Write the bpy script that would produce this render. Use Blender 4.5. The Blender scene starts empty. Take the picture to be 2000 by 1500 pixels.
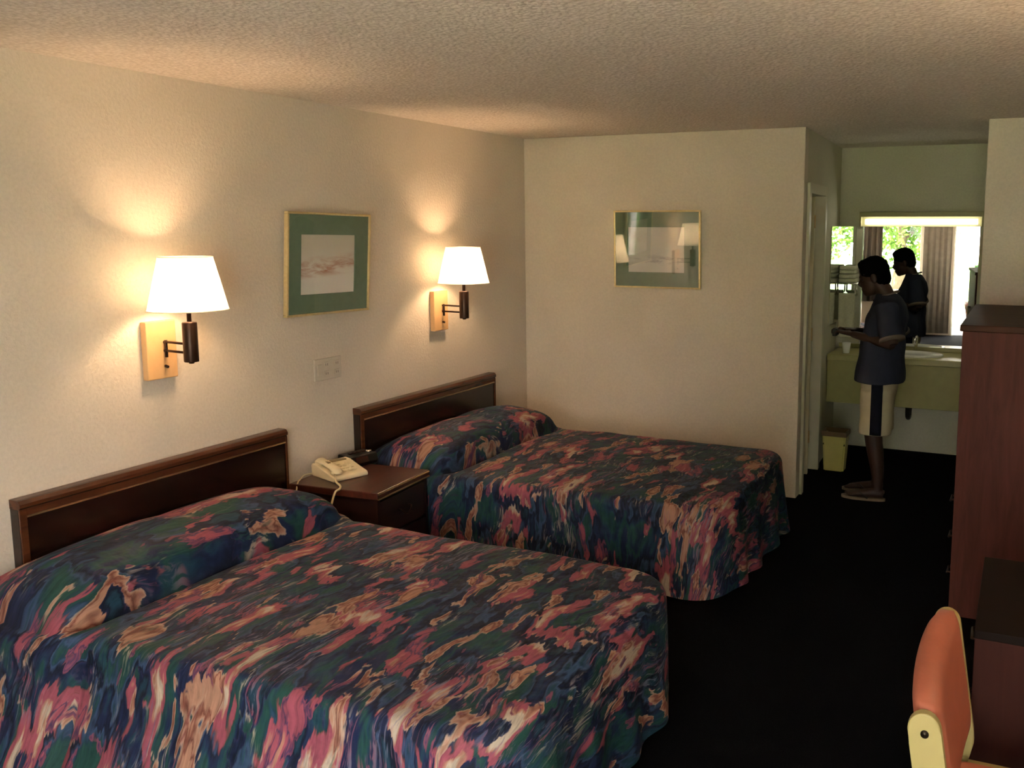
import bpy, bmesh, math, random
from math import sin, cos, pi, radians, sqrt
from mathutils import Vector, Matrix, noise

random.seed(7)
SC = bpy.context.scene
COL = SC.collection

# ------------------------------------------------------------------ camera, world, sun, exposure
cam_d = bpy.data.cameras.new('camera')
cam = bpy.data.objects.new('camera', cam_d)
COL.objects.link(cam)
SC.camera = cam
cam_d.sensor_width = 36.0
cam_d.lens = 1797.47 * 36.0 / 2000.0
cam_d.shift_x = -203.45 / 2000.0
cam_d.shift_y = -64.91 / 2000.0
cam_d.clip_start = 0.05
YAW, PITCH, ROLL = 0.420657, 0.133604, 0.0015
_fw = Vector((-sin(YAW) * cos(PITCH), cos(YAW) * cos(PITCH), -sin(PITCH)))
_rt = Vector((cos(YAW), sin(YAW), 0))
_up = _rt.cross(_fw)
_r2 = cos(ROLL) * _rt + sin(ROLL) * _up
_u2 = -sin(ROLL) * _rt + cos(ROLL) * _up
M = Matrix((_r2, _u2, -_fw)).transposed().to_4x4()
M.translation = Vector((3.4082, 0.0, 1.8052))
cam.matrix_world = M

world = bpy.data.worlds.new('World')
SC.world = world
world.use_nodes = True
bg = world.node_tree.nodes['Background']
bg.inputs['Color'].default_value = (1.0, 0.96, 0.93, 1)
bg.inputs['Strength'].default_value = 8.0

sun_d = bpy.data.lights.new('sun', 'SUN')
sun_d.energy = 44.0
sun_d.angle = 0.01
sun_d.color = (1.0, 0.95, 0.86)
sun = bpy.data.objects.new('sun', sun_d)
COL.objects.link(sun)
sun.rotation_euler = Vector((0.25, -0.5, -0.8)).to_track_quat('-Z', 'Y').to_euler()

SC.view_settings.view_transform = 'Standard'
SC.view_settings.look = 'None'
SC.view_settings.gamma = 1.0
SC.view_settings.use_curve_mapping = False
SC.view_settings.exposure = 1.92

LAMP_WATTS = 11.0
LAMP_COLOR = (1.0, 0.60, 0.33)

# ------------------------------------------------------------------ material helpers
def srgb(r, g, b):
    def f(c):
        c /= 255.0
        return c / 12.92 if c <= 0.04045 else ((c + 0.055) / 1.055) ** 2.4
    return (f(r), f(g), f(b), 1.0)


class NT:
    def __init__(self, name):
        self.m = bpy.data.materials.new(name)
        self.m.use_nodes = True
        self.t = self.m.node_tree
        self.p = self.t.nodes['Principled BSDF']
        self.out = self.t.nodes['Material Output']

    def n(self, kind, **kw):
        nd = self.t.nodes.new(kind)
        for k, v in kw.items():
            if k.startswith('i_'):
                nd.inputs[k[2:].replace('_', ' ')].default_value = v
            else:
                setattr(nd, k, v)
        return nd

    def l(self, a, b):
        self.t.links.new(a, b)

    def math(self, op, a, b=None, c=None):
        nd = self.n('ShaderNodeMath', operation=op)
        for i, v in enumerate((a, b, c)):
            if v is None:
                continue
            if hasattr(v, 'is_output'):
                self.l(v, nd.inputs[i])
            else:
                nd.inputs[i].default_value = v
        return nd.outputs[0]

    def ramp(self, fac, stops, interp='LINEAR'):
        nd = self.n('ShaderNodeValToRGB')
        cr = nd.color_ramp
        cr.interpolation = interp
        while len(cr.elements) < len(stops):
            cr.elements.new(0.5)
        for e, (p, c) in zip(cr.elements, stops):
            e.position = p
            e.color = c
        self.l(fac, nd.inputs[0])
        return nd.outputs[0]

    def mix(self, fac, a, b):
        nd = self.n('ShaderNodeMix', data_type='RGBA')
        for i, v in ((0, fac), (6, a), (7, b)):
            if hasattr(v, 'is_output'):
                self.l(v, nd.inputs[i])
            else:
                nd.inputs[i].default_value = v
        return nd.outputs[2]

    def bump(self, h, strength, dist):
        nd = self.n('ShaderNodeBump')
        nd.inputs['Strength'].default_value = strength
        nd.inputs['Distance'].default_value = dist
        self.l(h, nd.inputs['Height'])
        self.l(nd.outputs[0], self.p.inputs['Normal'])


def simple(name, col, rough=0.6, metal=0.0, var=0.0, scale=20.0, spec=0.5, bump=0.0):
    t = NT(name)
    p = t.p
    p.inputs['Roughness'].default_value = rough
    p.inputs['Metallic'].default_value = metal
    p.inputs['Specular IOR Level'].default_value = spec
    co = t.n('ShaderNodeTexCoord').outputs['Object']
    nz = t.n('ShaderNodeTexNoise', i_Scale=scale, i_Detail=4.0)
    t.l(co, nz.inputs['Vector'])
    d = tuple(c * (1 - var) for c in col[:3]) + (1,)
    e = tuple(min(1, c * (1 + var)) for c in col[:3]) + (1,)
    t.l(t.ramp(nz.outputs[0], [(0.3, d), (0.7, e)]), p.inputs['Base Color'])
    if bump:
        t.bump(nz.outputs[0], 0.5, bump)
    return t.m


def wall_mat(name, col, bump_d=0.004, sc=70.0, big=0.05):
    t = NT(name)
    co = t.n('ShaderNodeTexCoord').outputs['Object']
    nz = t.n('ShaderNodeTexNoise', i_Scale=sc, i_Detail=3.0, i_Roughness=0.6)
    t.l(co, nz.inputs['Vector'])
    lg = t.n('ShaderNodeTexNoise', i_Scale=1.7, i_Detail=2.0)
    t.l(co, lg.inputs['Vector'])
    a = tuple(c * (1 - big) for c in col[:3]) + (1,)
    b = tuple(min(1, c * (1 + big)) for c in col[:3]) + (1,)
    base = t.ramp(lg.outputs[0], [(0.3, a), (0.7, b)])
    fine = t.ramp(nz.outputs[0], [(0.35, (0.93, 0.93, 0.93, 1)), (0.65, (1, 1, 1, 1))])
    mx = t.n('ShaderNodeMix', data_type='RGBA', blend_type='MULTIPLY')
    mx.inputs[0].default_value = 1.0
    t.l(base, mx.inputs[6])
    t.l(fine, mx.inputs[7])
    t.l(mx.outputs[2], t.p.inputs['Base Color'])
    t.p.inputs['Roughness'].default_value = 0.75
    t.p.inputs['Specular IOR Level'].default_value = 0.25
    t.bump(nz.outputs[0], 0.6, bump_d)
    return t.m


def popcorn_mat():
    t = NT('popcorn_ceiling')
    co = t.n('ShaderNodeTexCoord').outputs['Object']
    v = t.n('ShaderNodeTexVoronoi', i_Scale=58.0)
    t.l(co, v.inputs['Vector'])
    nz = t.n('ShaderNodeTexNoise', i_Scale=40.0, i_Detail=4.0, i_Roughness=0.7)
    t.l(co, nz.inputs['Vector'])
    h = t.math('SUBTRACT', nz.outputs[0], t.math('MULTIPLY', v.outputs['Distance'], 0.7))
    t.l(t.ramp(h, [(0.0, srgb(214, 202, 190)), (0.5, srgb(240, 230, 220))]), t.p.inputs['Base Color'])
    t.p.inputs['Roughness'].default_value = 0.9
    t.p.inputs['Specular IOR Level'].default_value = 0.1
    t.bump(h, 0.7, 0.007)
    return t.m


def wood_mat(name, dark, light, rough=0.3, axis=(1.0, 14.0, 14.0), spec=0.5, sc=3.0):
    t = NT(name)
    co = t.n('ShaderNodeTexCoord').outputs['Object']
    mp = t.n('ShaderNodeMapping')
    mp.inputs['Scale'].default_value = axis
    t.l(co, mp.inputs['Vector'])
    nz = t.n('ShaderNodeTexNoise', i_Scale=sc, i_Detail=6.0, i_Roughness=0.65, i_Distortion=0.6)
    t.l(mp.outputs[0], nz.inputs['Vector'])
    t.l(t.ramp(nz.outputs[0], [(0.3, dark), (0.72, light)]), t.p.inputs['Base Color'])
    t.p.inputs['Roughness'].default_value = rough
    t.p.inputs['Specular IOR Level'].default_value = spec
    t.bump(nz.outputs[0], 0.15, 0.002)
    return t.m


def carpet_mat():
    t = NT('carpet_dark')
    co = t.n('ShaderNodeTexCoord').outputs['Object']
    nz = t.n('ShaderNodeTexNoise', i_Scale=220.0, i_Detail=3.0)
    t.l(co, nz.inputs['Vector'])
    t.l(t.ramp(nz.outputs[0], [(0.3, (0.0022, 0.0022, 0.003, 1)), (0.7, (0.0075, 0.0072, 0.0085, 1))]), t.p.inputs['Base Color'])
    t.p.inputs['Roughness'].default_value = 1.0
    t.p.inputs['Specular IOR Level'].default_value = 0.02
    t.bump(nz.outputs[0], 0.8, 0.006)
    return t.m


def bedspread_mat():
    t = NT('bedspread_print')
    uv = t.n('ShaderNodeUVMap').outputs['UV']
    # slow painterly warp of the cloth coordinates
    def warp(vec, scale, amp, det=2.0, stretch=(1, 1, 1)):
        mp = t.n('ShaderNodeMapping')
        mp.inputs['Scale'].default_value = stretch
        t.l(vec, mp.inputs['Vector'])
        nz = t.n('ShaderNodeTexNoise', i_Scale=scale, i_Detail=det, i_Roughness=0.6)
        t.l(mp.outputs[0], nz.inputs['Vector'])
        s = t.n('ShaderNodeVectorMath', operation='SUBTRACT')
        t.l(nz.outputs[1], s.inputs[0])
        s.inputs[1].default_value = (0.5, 0.5, 0.5)
        m = t.n('ShaderNodeVectorMath', operation='MULTIPLY')
        t.l(s.outputs[0], m.inputs[0])
        m.inputs[1].default_value = amp
        a = t.n('ShaderNodeVectorMath', operation='ADD')
        t.l(vec, a.inputs[0])
        t.l(m.outputs[0], a.inputs[1])
        return a.outputs[0]
    w1 = warp(uv, 3.4, (0.11, 0.15, 0))
    w2 = warp(w1, 26.0, (0.016, 0.10, 0), 4.0, (1.8, 0.35, 1))
    def field(vec, sc, seed, det=3.0, rough=0.55, dist=0.12):
        mp = t.n('ShaderNodeMapping')
        mp.inputs['Scale'].default_value = sc
        mp.inputs['Location'].default_value = (seed, seed * 1.7, seed * 0.3)
        t.l(vec, mp.inputs['Vector'])
        nz = t.n('ShaderNodeTexNoise', i_Scale=1.0, i_Detail=det, i_Roughness=rough, i_Distortion=dist)
        t.l(mp.outputs[0], nz.inputs['Vector'])
        return nz.outputs[0]
    NAVY, TEAL, GREEN = srgb(36, 50, 90), srgb(40, 78, 98), srgb(44, 92, 84)
    ROSE, PEACH, RUST = srgb(188, 98, 116), srgb(216, 164, 136), srgb(146, 84, 72)
    PLUM, CREAM, SLATE = srgb(90, 68, 108), srgb(232, 214, 190), srgb(72, 98, 136)
    DARK = srgb(24, 32, 54)
    K0, K1 = (0, 0, 0, 1), (1, 1, 1, 1)
    base = t.ramp(field(w2, (8.0, 3.1, 1), 1.3), [(0.36, NAVY), (0.42, GREEN), (0.455, TEAL), (0.49, NAVY), (0.53, DARK), (0.56, SLATE), (0.59, TEAL), (0.63, GREEN)])
    def layer(base, f, th, cols):
        m = t.ramp(f, [(th, K0), (th + 0.012, K1)])
        c = t.ramp(f, cols)
        return t.mix(m, base, c)
    f1 = field(w2, (8.6, 3.2, 1), 7.7)
    base = layer(base, f1, 0.545, [(0.545, RUST), (0.565, ROSE), (0.61, ROSE), (0.635, PEACH), (0.66, CREAM)])
    f2 = field(w2, (10.4, 3.6, 1), 15.1)
    base = layer(base, f2, 0.575, [(0.575, CREAM), (0.595, PEACH), (0.625, RUST), (0.655, PEACH)])
    f3 = field(w2, (9.8, 3.8, 1), 23.9)
    base = layer(base, f3, 0.575, [(0.575, PLUM), (0.59, NAVY), (0.63, DARK), (0.67, TEAL)])
    f4 = field(w2, (11.0, 4.0, 1), 31.0)
    base = layer(base, f4, 0.61, [(0.61, ROSE), (0.64, PLUM), (0.66, ROSE)])
    # dry-brush streaks running across the bed
    mp = t.n('ShaderNodeMapping')
    mp.inputs['Scale'].default_value = (75.0, 9.0, 1)
    t.l(w1, mp.inputs['Vector'])
    bs = t.n('ShaderNodeTexNoise', i_Scale=1.0, i_Detail=3.0, i_Roughness=0.7, i_Distortion=0.8)
    t.l(mp.outputs[0], bs.inputs['Vector'])
    zf = field(w1, (5.0, 2.4, 1), 41.0)
    zone = t.ramp(zf, [(0.50, K0), (0.56, K1)])
    stroke = t.ramp(bs.outputs[0], [(0.52, K0), (0.60, K1)])
    scol = t.ramp(field(w1, (6.0, 2.0, 1), 52.0), [(0.40, srgb(140, 140, 160)), (0.47, ROSE), (0.50, srgb(64, 104, 140)), (0.53, CREAM), (0.58, GREEN)])
    base = t.mix(t.math('MULTIPLY', t.math('MULTIPLY', zone, stroke), 0.65), base, scol)
    shade = t.ramp(bs.outputs[0], [(0.3, (0.36, 0.37, 0.41, 1)), (0.6, (0.64, 0.63, 0.66, 1))])
    mx = t.n('ShaderNodeMix', data_type='RGBA', blend_type='MULTIPLY')
    mx.inputs[0].default_value = 1.0
    t.l(base, mx.inputs[6])
    t.l(shade, mx.inputs[7])
    t.l(mx.outputs[2], t.p.inputs['Base Color'])
    t.p.inputs['Roughness'].default_value = 0.62
    t.p.inputs['Specular IOR Level'].default_value = 0.25
    q = t.n('ShaderNodeTexNoise', i_Scale=9.0, i_Detail=3.0)
    t.l(uv, q.inputs['Vector'])
    t.bump(q.outputs[0], 0.5, 0.03)
    return t.m


def glass_pane_mat(name, refl=1.0, cap=0.2):
    t = NT(name)
    t.t.nodes.remove(t.p)
    tr = t.n('ShaderNodeBsdfTransparent')
    gl = t.n('ShaderNodeBsdfGlossy')
    gl.inputs['Roughness'].default_value = 0.015
    fr = t.n('ShaderNodeFresnel')
    fr.inputs['IOR'].default_value = 1.5
    mx = t.n('ShaderNodeMixShader')
    t.l(t.math('MINIMUM', t.math('MULTIPLY', fr.outputs[0], refl), cap), mx.inputs[0])
    t.l(tr.outputs[0], mx.inputs[1])
    t.l(gl.outputs[0], mx.inputs[2])
    t.l(mx.outputs[0], t.out.inputs[0])
    return t.m


def shade_mat():
    t = NT('lamp_shade_fabric')
    t.t.nodes.remove(t.p)
    co = t.n('ShaderNodeTexCoord').outputs['Object']
    nz = t.n('ShaderNodeTexNoise', i_Scale=60.0)
    t.l(co, nz.inputs['Vector'])
    col = t.ramp(nz.outputs[0], [(0.3, (0.90, 0.86, 0.78, 1)), (0.7, (0.95, 0.92, 0.86, 1))])
    d = t.n('ShaderNodeBsdfDiffuse')
    s = t.n('ShaderNodeBsdfTranslucent')
    t.l(col, d.inputs[0])
    t.l(col, s.inputs[0])
    mx = t.n('ShaderNodeMixShader')
    mx.inputs[0].default_value = 0.62
    t.l(d.outputs[0], mx.inputs[1])
    t.l(s.outputs[0], mx.inputs[2])
    t.l(mx.outputs[0], t.out.inputs[0])
    return t.m


def emit_mat(name, col, strength):
    t = NT(name)
    t.p.inputs['Base Color'].default_value = col
    t.p.inputs['Emission Color'].default_value = col
    t.p.inputs['Emission Strength'].default_value = strength
    return t.m


def leaf_mat(name, a, b):
    t = NT(name)
    t.t.nodes.remove(t.p)
    co = t.n('ShaderNodeTexCoord').outputs['Object']
    nz = t.n('ShaderNodeTexNoise', i_Scale=5.0)
    t.l(co, nz.inputs['Vector'])
    col = t.ramp(nz.outputs[0], [(0.35, a), (0.65, b)])
    d = t.n('ShaderNodeBsdfDiffuse')
    s = t.n('ShaderNodeBsdfTranslucent')
    t.l(col, d.inputs[0])
    t.l(col, s.inputs[0])
    mx = t.n('ShaderNodeMixShader')
    mx.inputs[0].default_value = 0.5
    t.l(d.outputs[0], mx.inputs[1])
    t.l(s.outputs[0], mx.inputs[2])
    t.l(mx.outputs[0], t.out.inputs[0])
    return t.m


def print_mat(name, kind):
    """pale watercolour paper with a few loose washes; local x 0..1, z 0..1 via UV"""
    t = NT(name)
    uv = t.n('ShaderNodeUVMap').outputs['UV']
    mp = t.n('ShaderNodeMapping')
    mp.inputs['Scale'].default_value = (2.2, 7.0, 1)
    t.l(uv, mp.inputs['Vector'])
    nz = t.n('ShaderNodeTexNoise', i_Scale=1.3, i_Detail=5.0, i_Roughness=0.65, i_Distortion=0.5)
    t.l(mp.outputs[0], nz.inputs['Vector'])
    sp = t.n('ShaderNodeSeparateXYZ')
    t.l(uv, sp.inputs[0])
    y = sp.outputs[1]
    x = sp.outputs[0]
    paper = srgb(232, 226, 218)
    if kind == 0:
        base = t.mix(t.ramp(y, [(0.25, (0, 0, 0, 1)), (0.8, (0.5, 0.5, 0.5, 1))]), paper, srgb(196, 186, 160))
        band = t.ramp(t.math('ADD', y, t.math('MULTIPLY', x, -0.10)), [(0.24, (0, 0, 0, 1)), (0.36, (1, 1, 1, 1)), (0.50, (0.6, 0.6, 0.6, 1)), (0.62, (0, 0, 0, 1))])
        st = t.ramp(nz.outputs[0], [(0.40, (0, 0, 0, 1)), (0.62, (1, 1, 1, 1))])
        base = t.mix(t.math('MULTIPLY', t.math('MULTIPLY', band, st), 1.0), base, srgb(178, 104, 58))
    else:
        base = t.mix(0.5, paper, srgb(206, 200, 198))
        band = t.ramp(t.math('ADD', y, t.math('MULTIPLY', x, -0.12)), [(0.08, (0, 0, 0, 1)), (0.2, (1, 1, 1, 1)), (0.38, (0, 0, 0, 1))])
        st = t.ramp(nz.outputs[0], [(0.50, (0, 0, 0, 1)), (0.60, (1, 1, 1, 1))])
        base = t.mix(t.math('MULTIPLY', t.math('MULTIPLY', band, st), 0.6), base, srgb(130, 112, 128))
    t.l(base, t.p.inputs['Base Color'])
    t.p.inputs['Roughness'].default_value = 0.8
    return t.m


MT = {}
MT['wall'] = wall_mat('painted_wall', srgb(220, 207, 191))
MT['wall_alcove'] = wall_mat('painted_alcove_wall', srgb(206, 200, 178))
MT['ceiling'] = popcorn_mat()
MT['carpet'] = carpet_mat()
MT['spread'] = bedspread_mat()
MT['headboard'] = wood_mat('headboard_wood', srgb(24, 11, 8), srgb(40, 19, 13), 0.25, (8.0, 1.0, 12.0))
MT['cap'] = wood_mat('headboard_cap_wood', srgb(58, 30, 18), srgb(92, 52, 30), 0.25, (8.0, 1.0, 12.0))
MT['stand_top'] = wood_mat('nightstand_top_wood', srgb(52, 22, 15), srgb(82, 38, 26), 0.30, (10.0, 1.2, 8.0))
MT['stand'] = wood_mat('nightstand_wood', srgb(26, 12, 9), srgb(42, 20, 15), 0.35, (8.0, 1.0, 12.0))
MT['armoire'] = wood_mat('cabinet_wood', srgb(66, 33, 27), srgb(86, 45, 38), 0.6, (8.0, 8.0, 1.0), 0.15)
MT['armoire_top'] = wood_mat('cabinet_top_wood', srgb(56, 34, 26), srgb(76, 48, 37), 0.6, (1.0, 6.0, 8.0), 0.12)
MT['dresser'] = wood_mat('dresser_wood', srgb(46, 21, 18), srgb(60, 28, 23), 0.6, (8.0, 8.0, 1.0), 0.12)
MT['dark_laminate'] = simple('dark_laminate', srgb(24, 16, 14), 0.7, 0, 0.1, 20, 0.1)
MT['gold'] = simple('brass_trim', srgb(214, 184, 136), 0.35, 0.9, 0.08, 60)
MT['frame_gold'] = simple('gilt_frame', srgb(226, 206, 156), 0.4, 0.6, 0.08, 60)
MT['bronze'] = simple('bronze_dark', srgb(54, 34, 24), 0.35, 0.6, 0.15, 40)
MT['plate'] = wood_mat('sconce_backplate', srgb(206, 160, 110), srgb(224, 182, 132), 0.35, (3.0, 3.0, 1.0))
MT['shade'] = shade_mat()
MT['bulb'] = emit_mat('bulb_glow', (1.0, 0.72, 0.42, 1), 30.0)
MT['mat_green'] = simple('green_mat_board', srgb(104, 124, 104), 0.8, 0, 0.06, 30)
MT['print0'] = print_mat('watercolour_rust', 0)
MT['print1'] = print_mat('watercolour_pale', 1)
MT['pic_glass'] = glass_pane_mat('picture_glass', 4.6)
MT['pic_glass_dull'] = glass_pane_mat('non_glare_glass', 1.0, 0.06)
MT['window_glass'] = glass_pane_mat('window_glass', 0.5)
MT['cream_plastic'] = simple('cream_plastic', srgb(222, 206, 168), 0.4, 0, 0.03, 30)
MT['dark_window'] = simple('smoked_plastic', srgb(120, 104, 70), 0.35)
MT['black_plastic'] = simple('black_plastic', srgb(20, 18, 18), 0.35, 0, 0.1, 30)
MT['red_display'] = simple('dark_display', srgb(40, 12, 10), 0.2)
MT['white_plate'] = simple('painted_plate', srgb(200, 190, 174), 0.55, 0, 0.03, 30)
MT['hole'] = simple('socket_dark', srgb(96, 84, 70), 0.7)
MT['trim'] = simple('painted_trim', srgb(208, 200, 176), 0.45, 0, 0.03, 15)
MT['door_paint'] = simple('painted_door', srgb(214, 200, 164), 0.5, 0, 0.05, 6)
MT['mirror'] = simple('mirror_silver', (0.86, 0.88, 0.84, 1), 0.01, 1.0, 0.0, 1)
MT['counter'] = simple('laminate_counter', srgb(172, 164, 104), 0.35, 0, 0.05, 25)
MT['apron'] = simple('laminate_apron', srgb(158, 152, 92), 0.5, 0, 0.05, 18)
MT['chrome'] = simple('chrome', (0.75, 0.76, 0.76, 1), 0.12, 1.0, 0.03, 30)
MT['towel'] = simple('towel_cotton', srgb(196, 192, 168), 0.95, 0, 0.08, 90, 0.1, 0.004)
MT['bin'] = simple('bin_plastic', srgb(196, 182, 104), 0.5, 0, 0.06, 14)
MT['bin_rim'] = simple('bin_rim', srgb(96, 72, 42), 0.5, 0, 0.05, 20)
MT['bin_liner'] = simple('bin_inside', srgb(60, 48, 30), 0.8)
MT['fixture'] = simple('fixture_enamel', srgb(168, 160, 118), 0.5, 0, 0.03, 20)
MT['tube'] = emit_mat('fluorescent_tube', (1.0, 0.99, 0.82, 1), 2.0)
MT['skin'] = simple('skin', srgb(56, 34, 27), 0.55, 0, 0.08, 16)
MT['hair'] = simple('hair_black', srgb(8, 7, 7), 0.9, 0, 0.3, 60, 0.05, 0.004)
MT['shirt'] = simple('tshirt_navy', srgb(50, 53, 68), 0.9, 0, 0.08, 18, 0.1)
MT['shirt_trim'] = simple('tshirt_trim', srgb(120, 108, 100), 0.9, 0, 0.05, 18, 0.1)
MT['shorts'] = simple('shorts_cream', srgb(192, 182, 154), 0.9, 0, 0.06, 22, 0.1)
MT['stripe'] = simple('shorts_stripe', srgb(26, 28, 40), 0.9, 0, 0.05, 22, 0.1)
MT['sandal'] = simple('sandal_rubber', srgb(120, 104, 84), 0.8, 0, 0.1, 22)
MT['eye'] = simple('eye_dark', srgb(40, 30, 26), 0.5)
MT['upholstery'] = simple('peach_vinyl', srgb(172, 98, 76), 0.5, 0, 0.06, 14, 0.35, 0.002)
MT['chair_frame'] = simple('cream_chair_frame', srgb(164, 150, 96), 0.5, 0, 0.05, 9)
MT['bolt'] = simple('dark_bolt', srgb(44, 34, 26), 0.4, 0.6)
MT['mattress'] = simple('mattress_ticking', srgb(196, 190, 180), 0.9, 0, 0.04, 30)
MT['pillow'] = simple('pillow_cotton', srgb(210, 204, 196), 0.9, 0, 0.04, 30)
MT['curtain'] = simple('curtain_grey', srgb(150, 142, 134), 0.9, 0, 0.08, 12, 0.1)
MT['white_paint'] = simple('white_exterior_paint', srgb(236, 232, 222), 0.6, 0, 0.03, 10)
MT['concrete'] = simple('concrete', srgb(186, 180, 170), 0.9, 0, 0.12, 3)
MT['grass'] = simple('grass_lawn', srgb(92, 122, 60), 0.95, 0, 0.3, 9)
MT['leaf'] = leaf_mat('tree_leaf', srgb(52, 78, 36), srgb(100, 124, 60))
MT['leaf_dark'] = leaf_mat('shrub_leaf', srgb(24, 40, 24), srgb(44, 66, 34))
MT['bark'] = simple('tree_bark', srgb(70, 56, 44), 0.9, 0, 0.2, 12)
MT['pipe'] = simple('pipe_dark', srgb(60, 56, 48), 0.4, 0.3)
MT['porcelain'] = simple('porcelain_white', srgb(236, 234, 224), 0.2, 0, 0.02, 10)

# ------------------------------------------------------------------ mesh helpers
def link(name, me, mat, parent=None, smooth=False, loc=None):
    o = bpy.data.objects.new(name, me)
    COL.objects.link(o)
    if mat is not None and len(me.materials) == 0:
        me.materials.append(MT[mat])
    if smooth:
        for p in me.polygons:
            p.use_smooth = True
    if parent is not None:
        o.parent = parent
    if loc is not None:
        o.location = loc
    return o


def bm_link(name, bm, mat, parent=None, smooth=False):
    bmesh.ops.recalc_face_normals(bm, faces=bm.faces)
    me = bpy.data.meshes.new(name)
    bm.to_mesh(me)
    bm.free()
    return link(name, me, mat, parent, smooth)


def add_box(bm, lo, hi, bev=0.0, seg=2):
    r = bmesh.ops.create_cube(bm, size=1.0)
    vs = r['verts']
    c = [(a + b) / 2 for a, b in zip(lo, hi)]
    s = [abs(b - a) for a, b in zip(lo, hi)]
    for v in vs:
        v.co = Vector((c[0] + v.co.x * s[0], c[1] + v.co.y * s[1], c[2] + v.co.z * s[2]))
    if bev > 0:
        es = list({e for v in vs for e in v.link_edges})
        bmesh.ops.bevel(bm, geom=es, offset=bev, segments=seg, profile=0.5, affect='EDGES')


def box(name, lo, hi, mat, parent=None, bev=0.0, seg=2):
    bm = bmesh.new()
    add_box(bm, lo, hi, bev, seg)
    return bm_link(name, bm, mat, parent)


def add_tube(bm, pts, rad, n=10, cap=True, sq=None):
    """tube along pts; rad scalar or per-point radius, or (ra, rb) pairs"""
    pts = [Vector(p) for p in pts]
    rings = []
    ref = None
    for i, p in enumerate(pts):
        a = pts[max(0, i - 1)]
        b = pts[min(len(pts) - 1, i + 1)]
        d = (b - a).normalized()
        if ref is None:
            ref = Vector((0, 0, 1)) if abs(d.z) < 0.9 else Vector((1, 0, 0))
        s = d.cross(ref).normalized()
        u = s.cross(d).normalized()
        ref = u
        r = rad[i] if isinstance(rad, (list, tuple)) else rad
        ra, rb = r if isinstance(r, (list, tuple)) else (r, r)
        rings.append([bm.verts.new(p + s * (cos(2 * pi * k / n) * ra) + u * (sin(2 * pi * k / n) * rb)) for k in range(n)])
    for A, B in zip(rings, rings[1:]):
        for k in range(n):
            bm.faces.new((A[k], A[(k + 1) % n], B[(k + 1) % n], B[k]))
    if cap:
        bm.faces.new(list(reversed(rings[0])))
        bm.faces.new(rings[-1])


def tube(name, pts, rad, mat, parent=None, n=10, smooth=True):
    bm = bmesh.new()
    add_tube(bm, pts, rad, n)
    return bm_link(name, bm, mat, parent, smooth)


def add_lathe(bm, prof, c=(0, 0, 0), n=32, close=False):
    rings = []
    for r, z in prof:
        if r < 1e-6:
            rings.append([bm.verts.new((c[0], c[1], c[2] + z))])
        else:
            rings.append([bm.verts.new((c[0] + r * cos(2 * pi * k / n), c[1] + r * sin(2 * pi * k / n), c[2] + z)) for k in range(n)])
    for A, B in zip(rings, rings[1:]):
        for k in range(n):
            a = [A[k % len(A)], A[(k + 1) % len(A)], B[(k + 1) % len(B)], B[k % len(B)]]
            f = []
            for v in a:
                if v not in f:
                    f.append(v)
            if len(f) >= 3:
                bm.faces.new(f)


def lathe(name, prof, c, mat, parent=None, n=32, smooth=True):
    bm = bmesh.new()
    add_lathe(bm, prof, c, n)
    return bm_link(name, bm, mat, parent, smooth)


def add_prism(bm, poly, axis, lo, hi):
    """extrude 2-D polygon; axis 'x': poly is (y, z); 'y': (x, z); 'z': (x, y)"""
    def P(a, b, t):
        return {'x': (t, a, b), 'y': (a, t, b), 'z': (a, b, t)}[axis]
    A = [bm.verts.new(P(a, b, lo)) for a, b in poly]
    B = [bm.verts.new(P(a, b, hi)) for a, b in poly]
    n = len(poly)
    bm.faces.new(A)
    bm.faces.new(list(reversed(B)))
    for k in range(n):
        bm.faces.new((A[k], B[k], B[(k + 1) % n], A[(k + 1) % n]))


def prism(name, poly, axis, lo, hi, mat, parent=None, bev=0.0, smooth=False):
    bm = bmesh.new()
    add_prism(bm, poly, axis, lo, hi)
    if bev:
        bmesh.ops.bevel(bm, geom=bm.edges[:], offset=bev, segments=2, profile=0.5, affect='EDGES')
    return bm_link(name, bm, mat, parent, smooth)


def empty(name, loc, label, cat, group=None, rotz=0.0):
    o = bpy.data.objects.new(name, None)
    COL.objects.link(o)
    o.location = loc
    o.rotation_euler = (0, 0, rotz)
    o.empty_display_size = 0.1
    tag(o, label, cat, group)
    return o


def tag(o, label, cat, group=None):
    o['label'] = label
    o['category'] = cat
    if group:
        o['group'] = group
    return o


def struct(o, label=None, cat=None):
    o['kind'] = 'structure'
    if label:
        o['label'] = label
    if cat:
        o['category'] = cat
    return o


# ------------------------------------------------------------------ room shell (metres; left wall x=0, depth +y)
H = 2.44
YB = 5.967            # face of the back partition
YV = 7.673            # vanity wall
XR = 3.95             # right wall
YF = -1.10            # front wall, behind the camera
XW = 2.060            # end of back partition
XO = 3.144            # right side of the alcove opening

struct(box('floor', (-0.15, YF - 0.15, -0.12), (XR + 0.15, YV + 0.15, 0.0), 'carpet'), 'near-black carpet covering the whole floor', 'floor')
struct(box('ceiling', (-0.15, YF - 0.15, H), (XR + 0.15, YV + 0.15, H + 0.15), 'ceiling'), 'off-white popcorn-textured ceiling over the room', 'ceiling')
struct(box('wall_left', (-0.15, YF - 0.15, 0), (0, YV + 0.15, H), 'wall'), 'off-white textured wall behind the headboards', 'wall')
struct(box('wall_right', (XR, YF - 0.15, 0), (XR + 0.15, YV + 0.15, H), 'wall'), 'off-white wall behind the tall cabinet', 'wall')
struct(box('wall_back', (0, YB, 0), (XW, YB + 0.10, H), 'wall', None, 0.004), 'off-white wall beyond the far bed', 'wall')
struct(box('wall_back_right', (XO, YB, 0), (XR, YB + 0.10, H), 'wall', None, 0.004), 'off-white wall piece right of the vanity alcove', 'wall')
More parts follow.
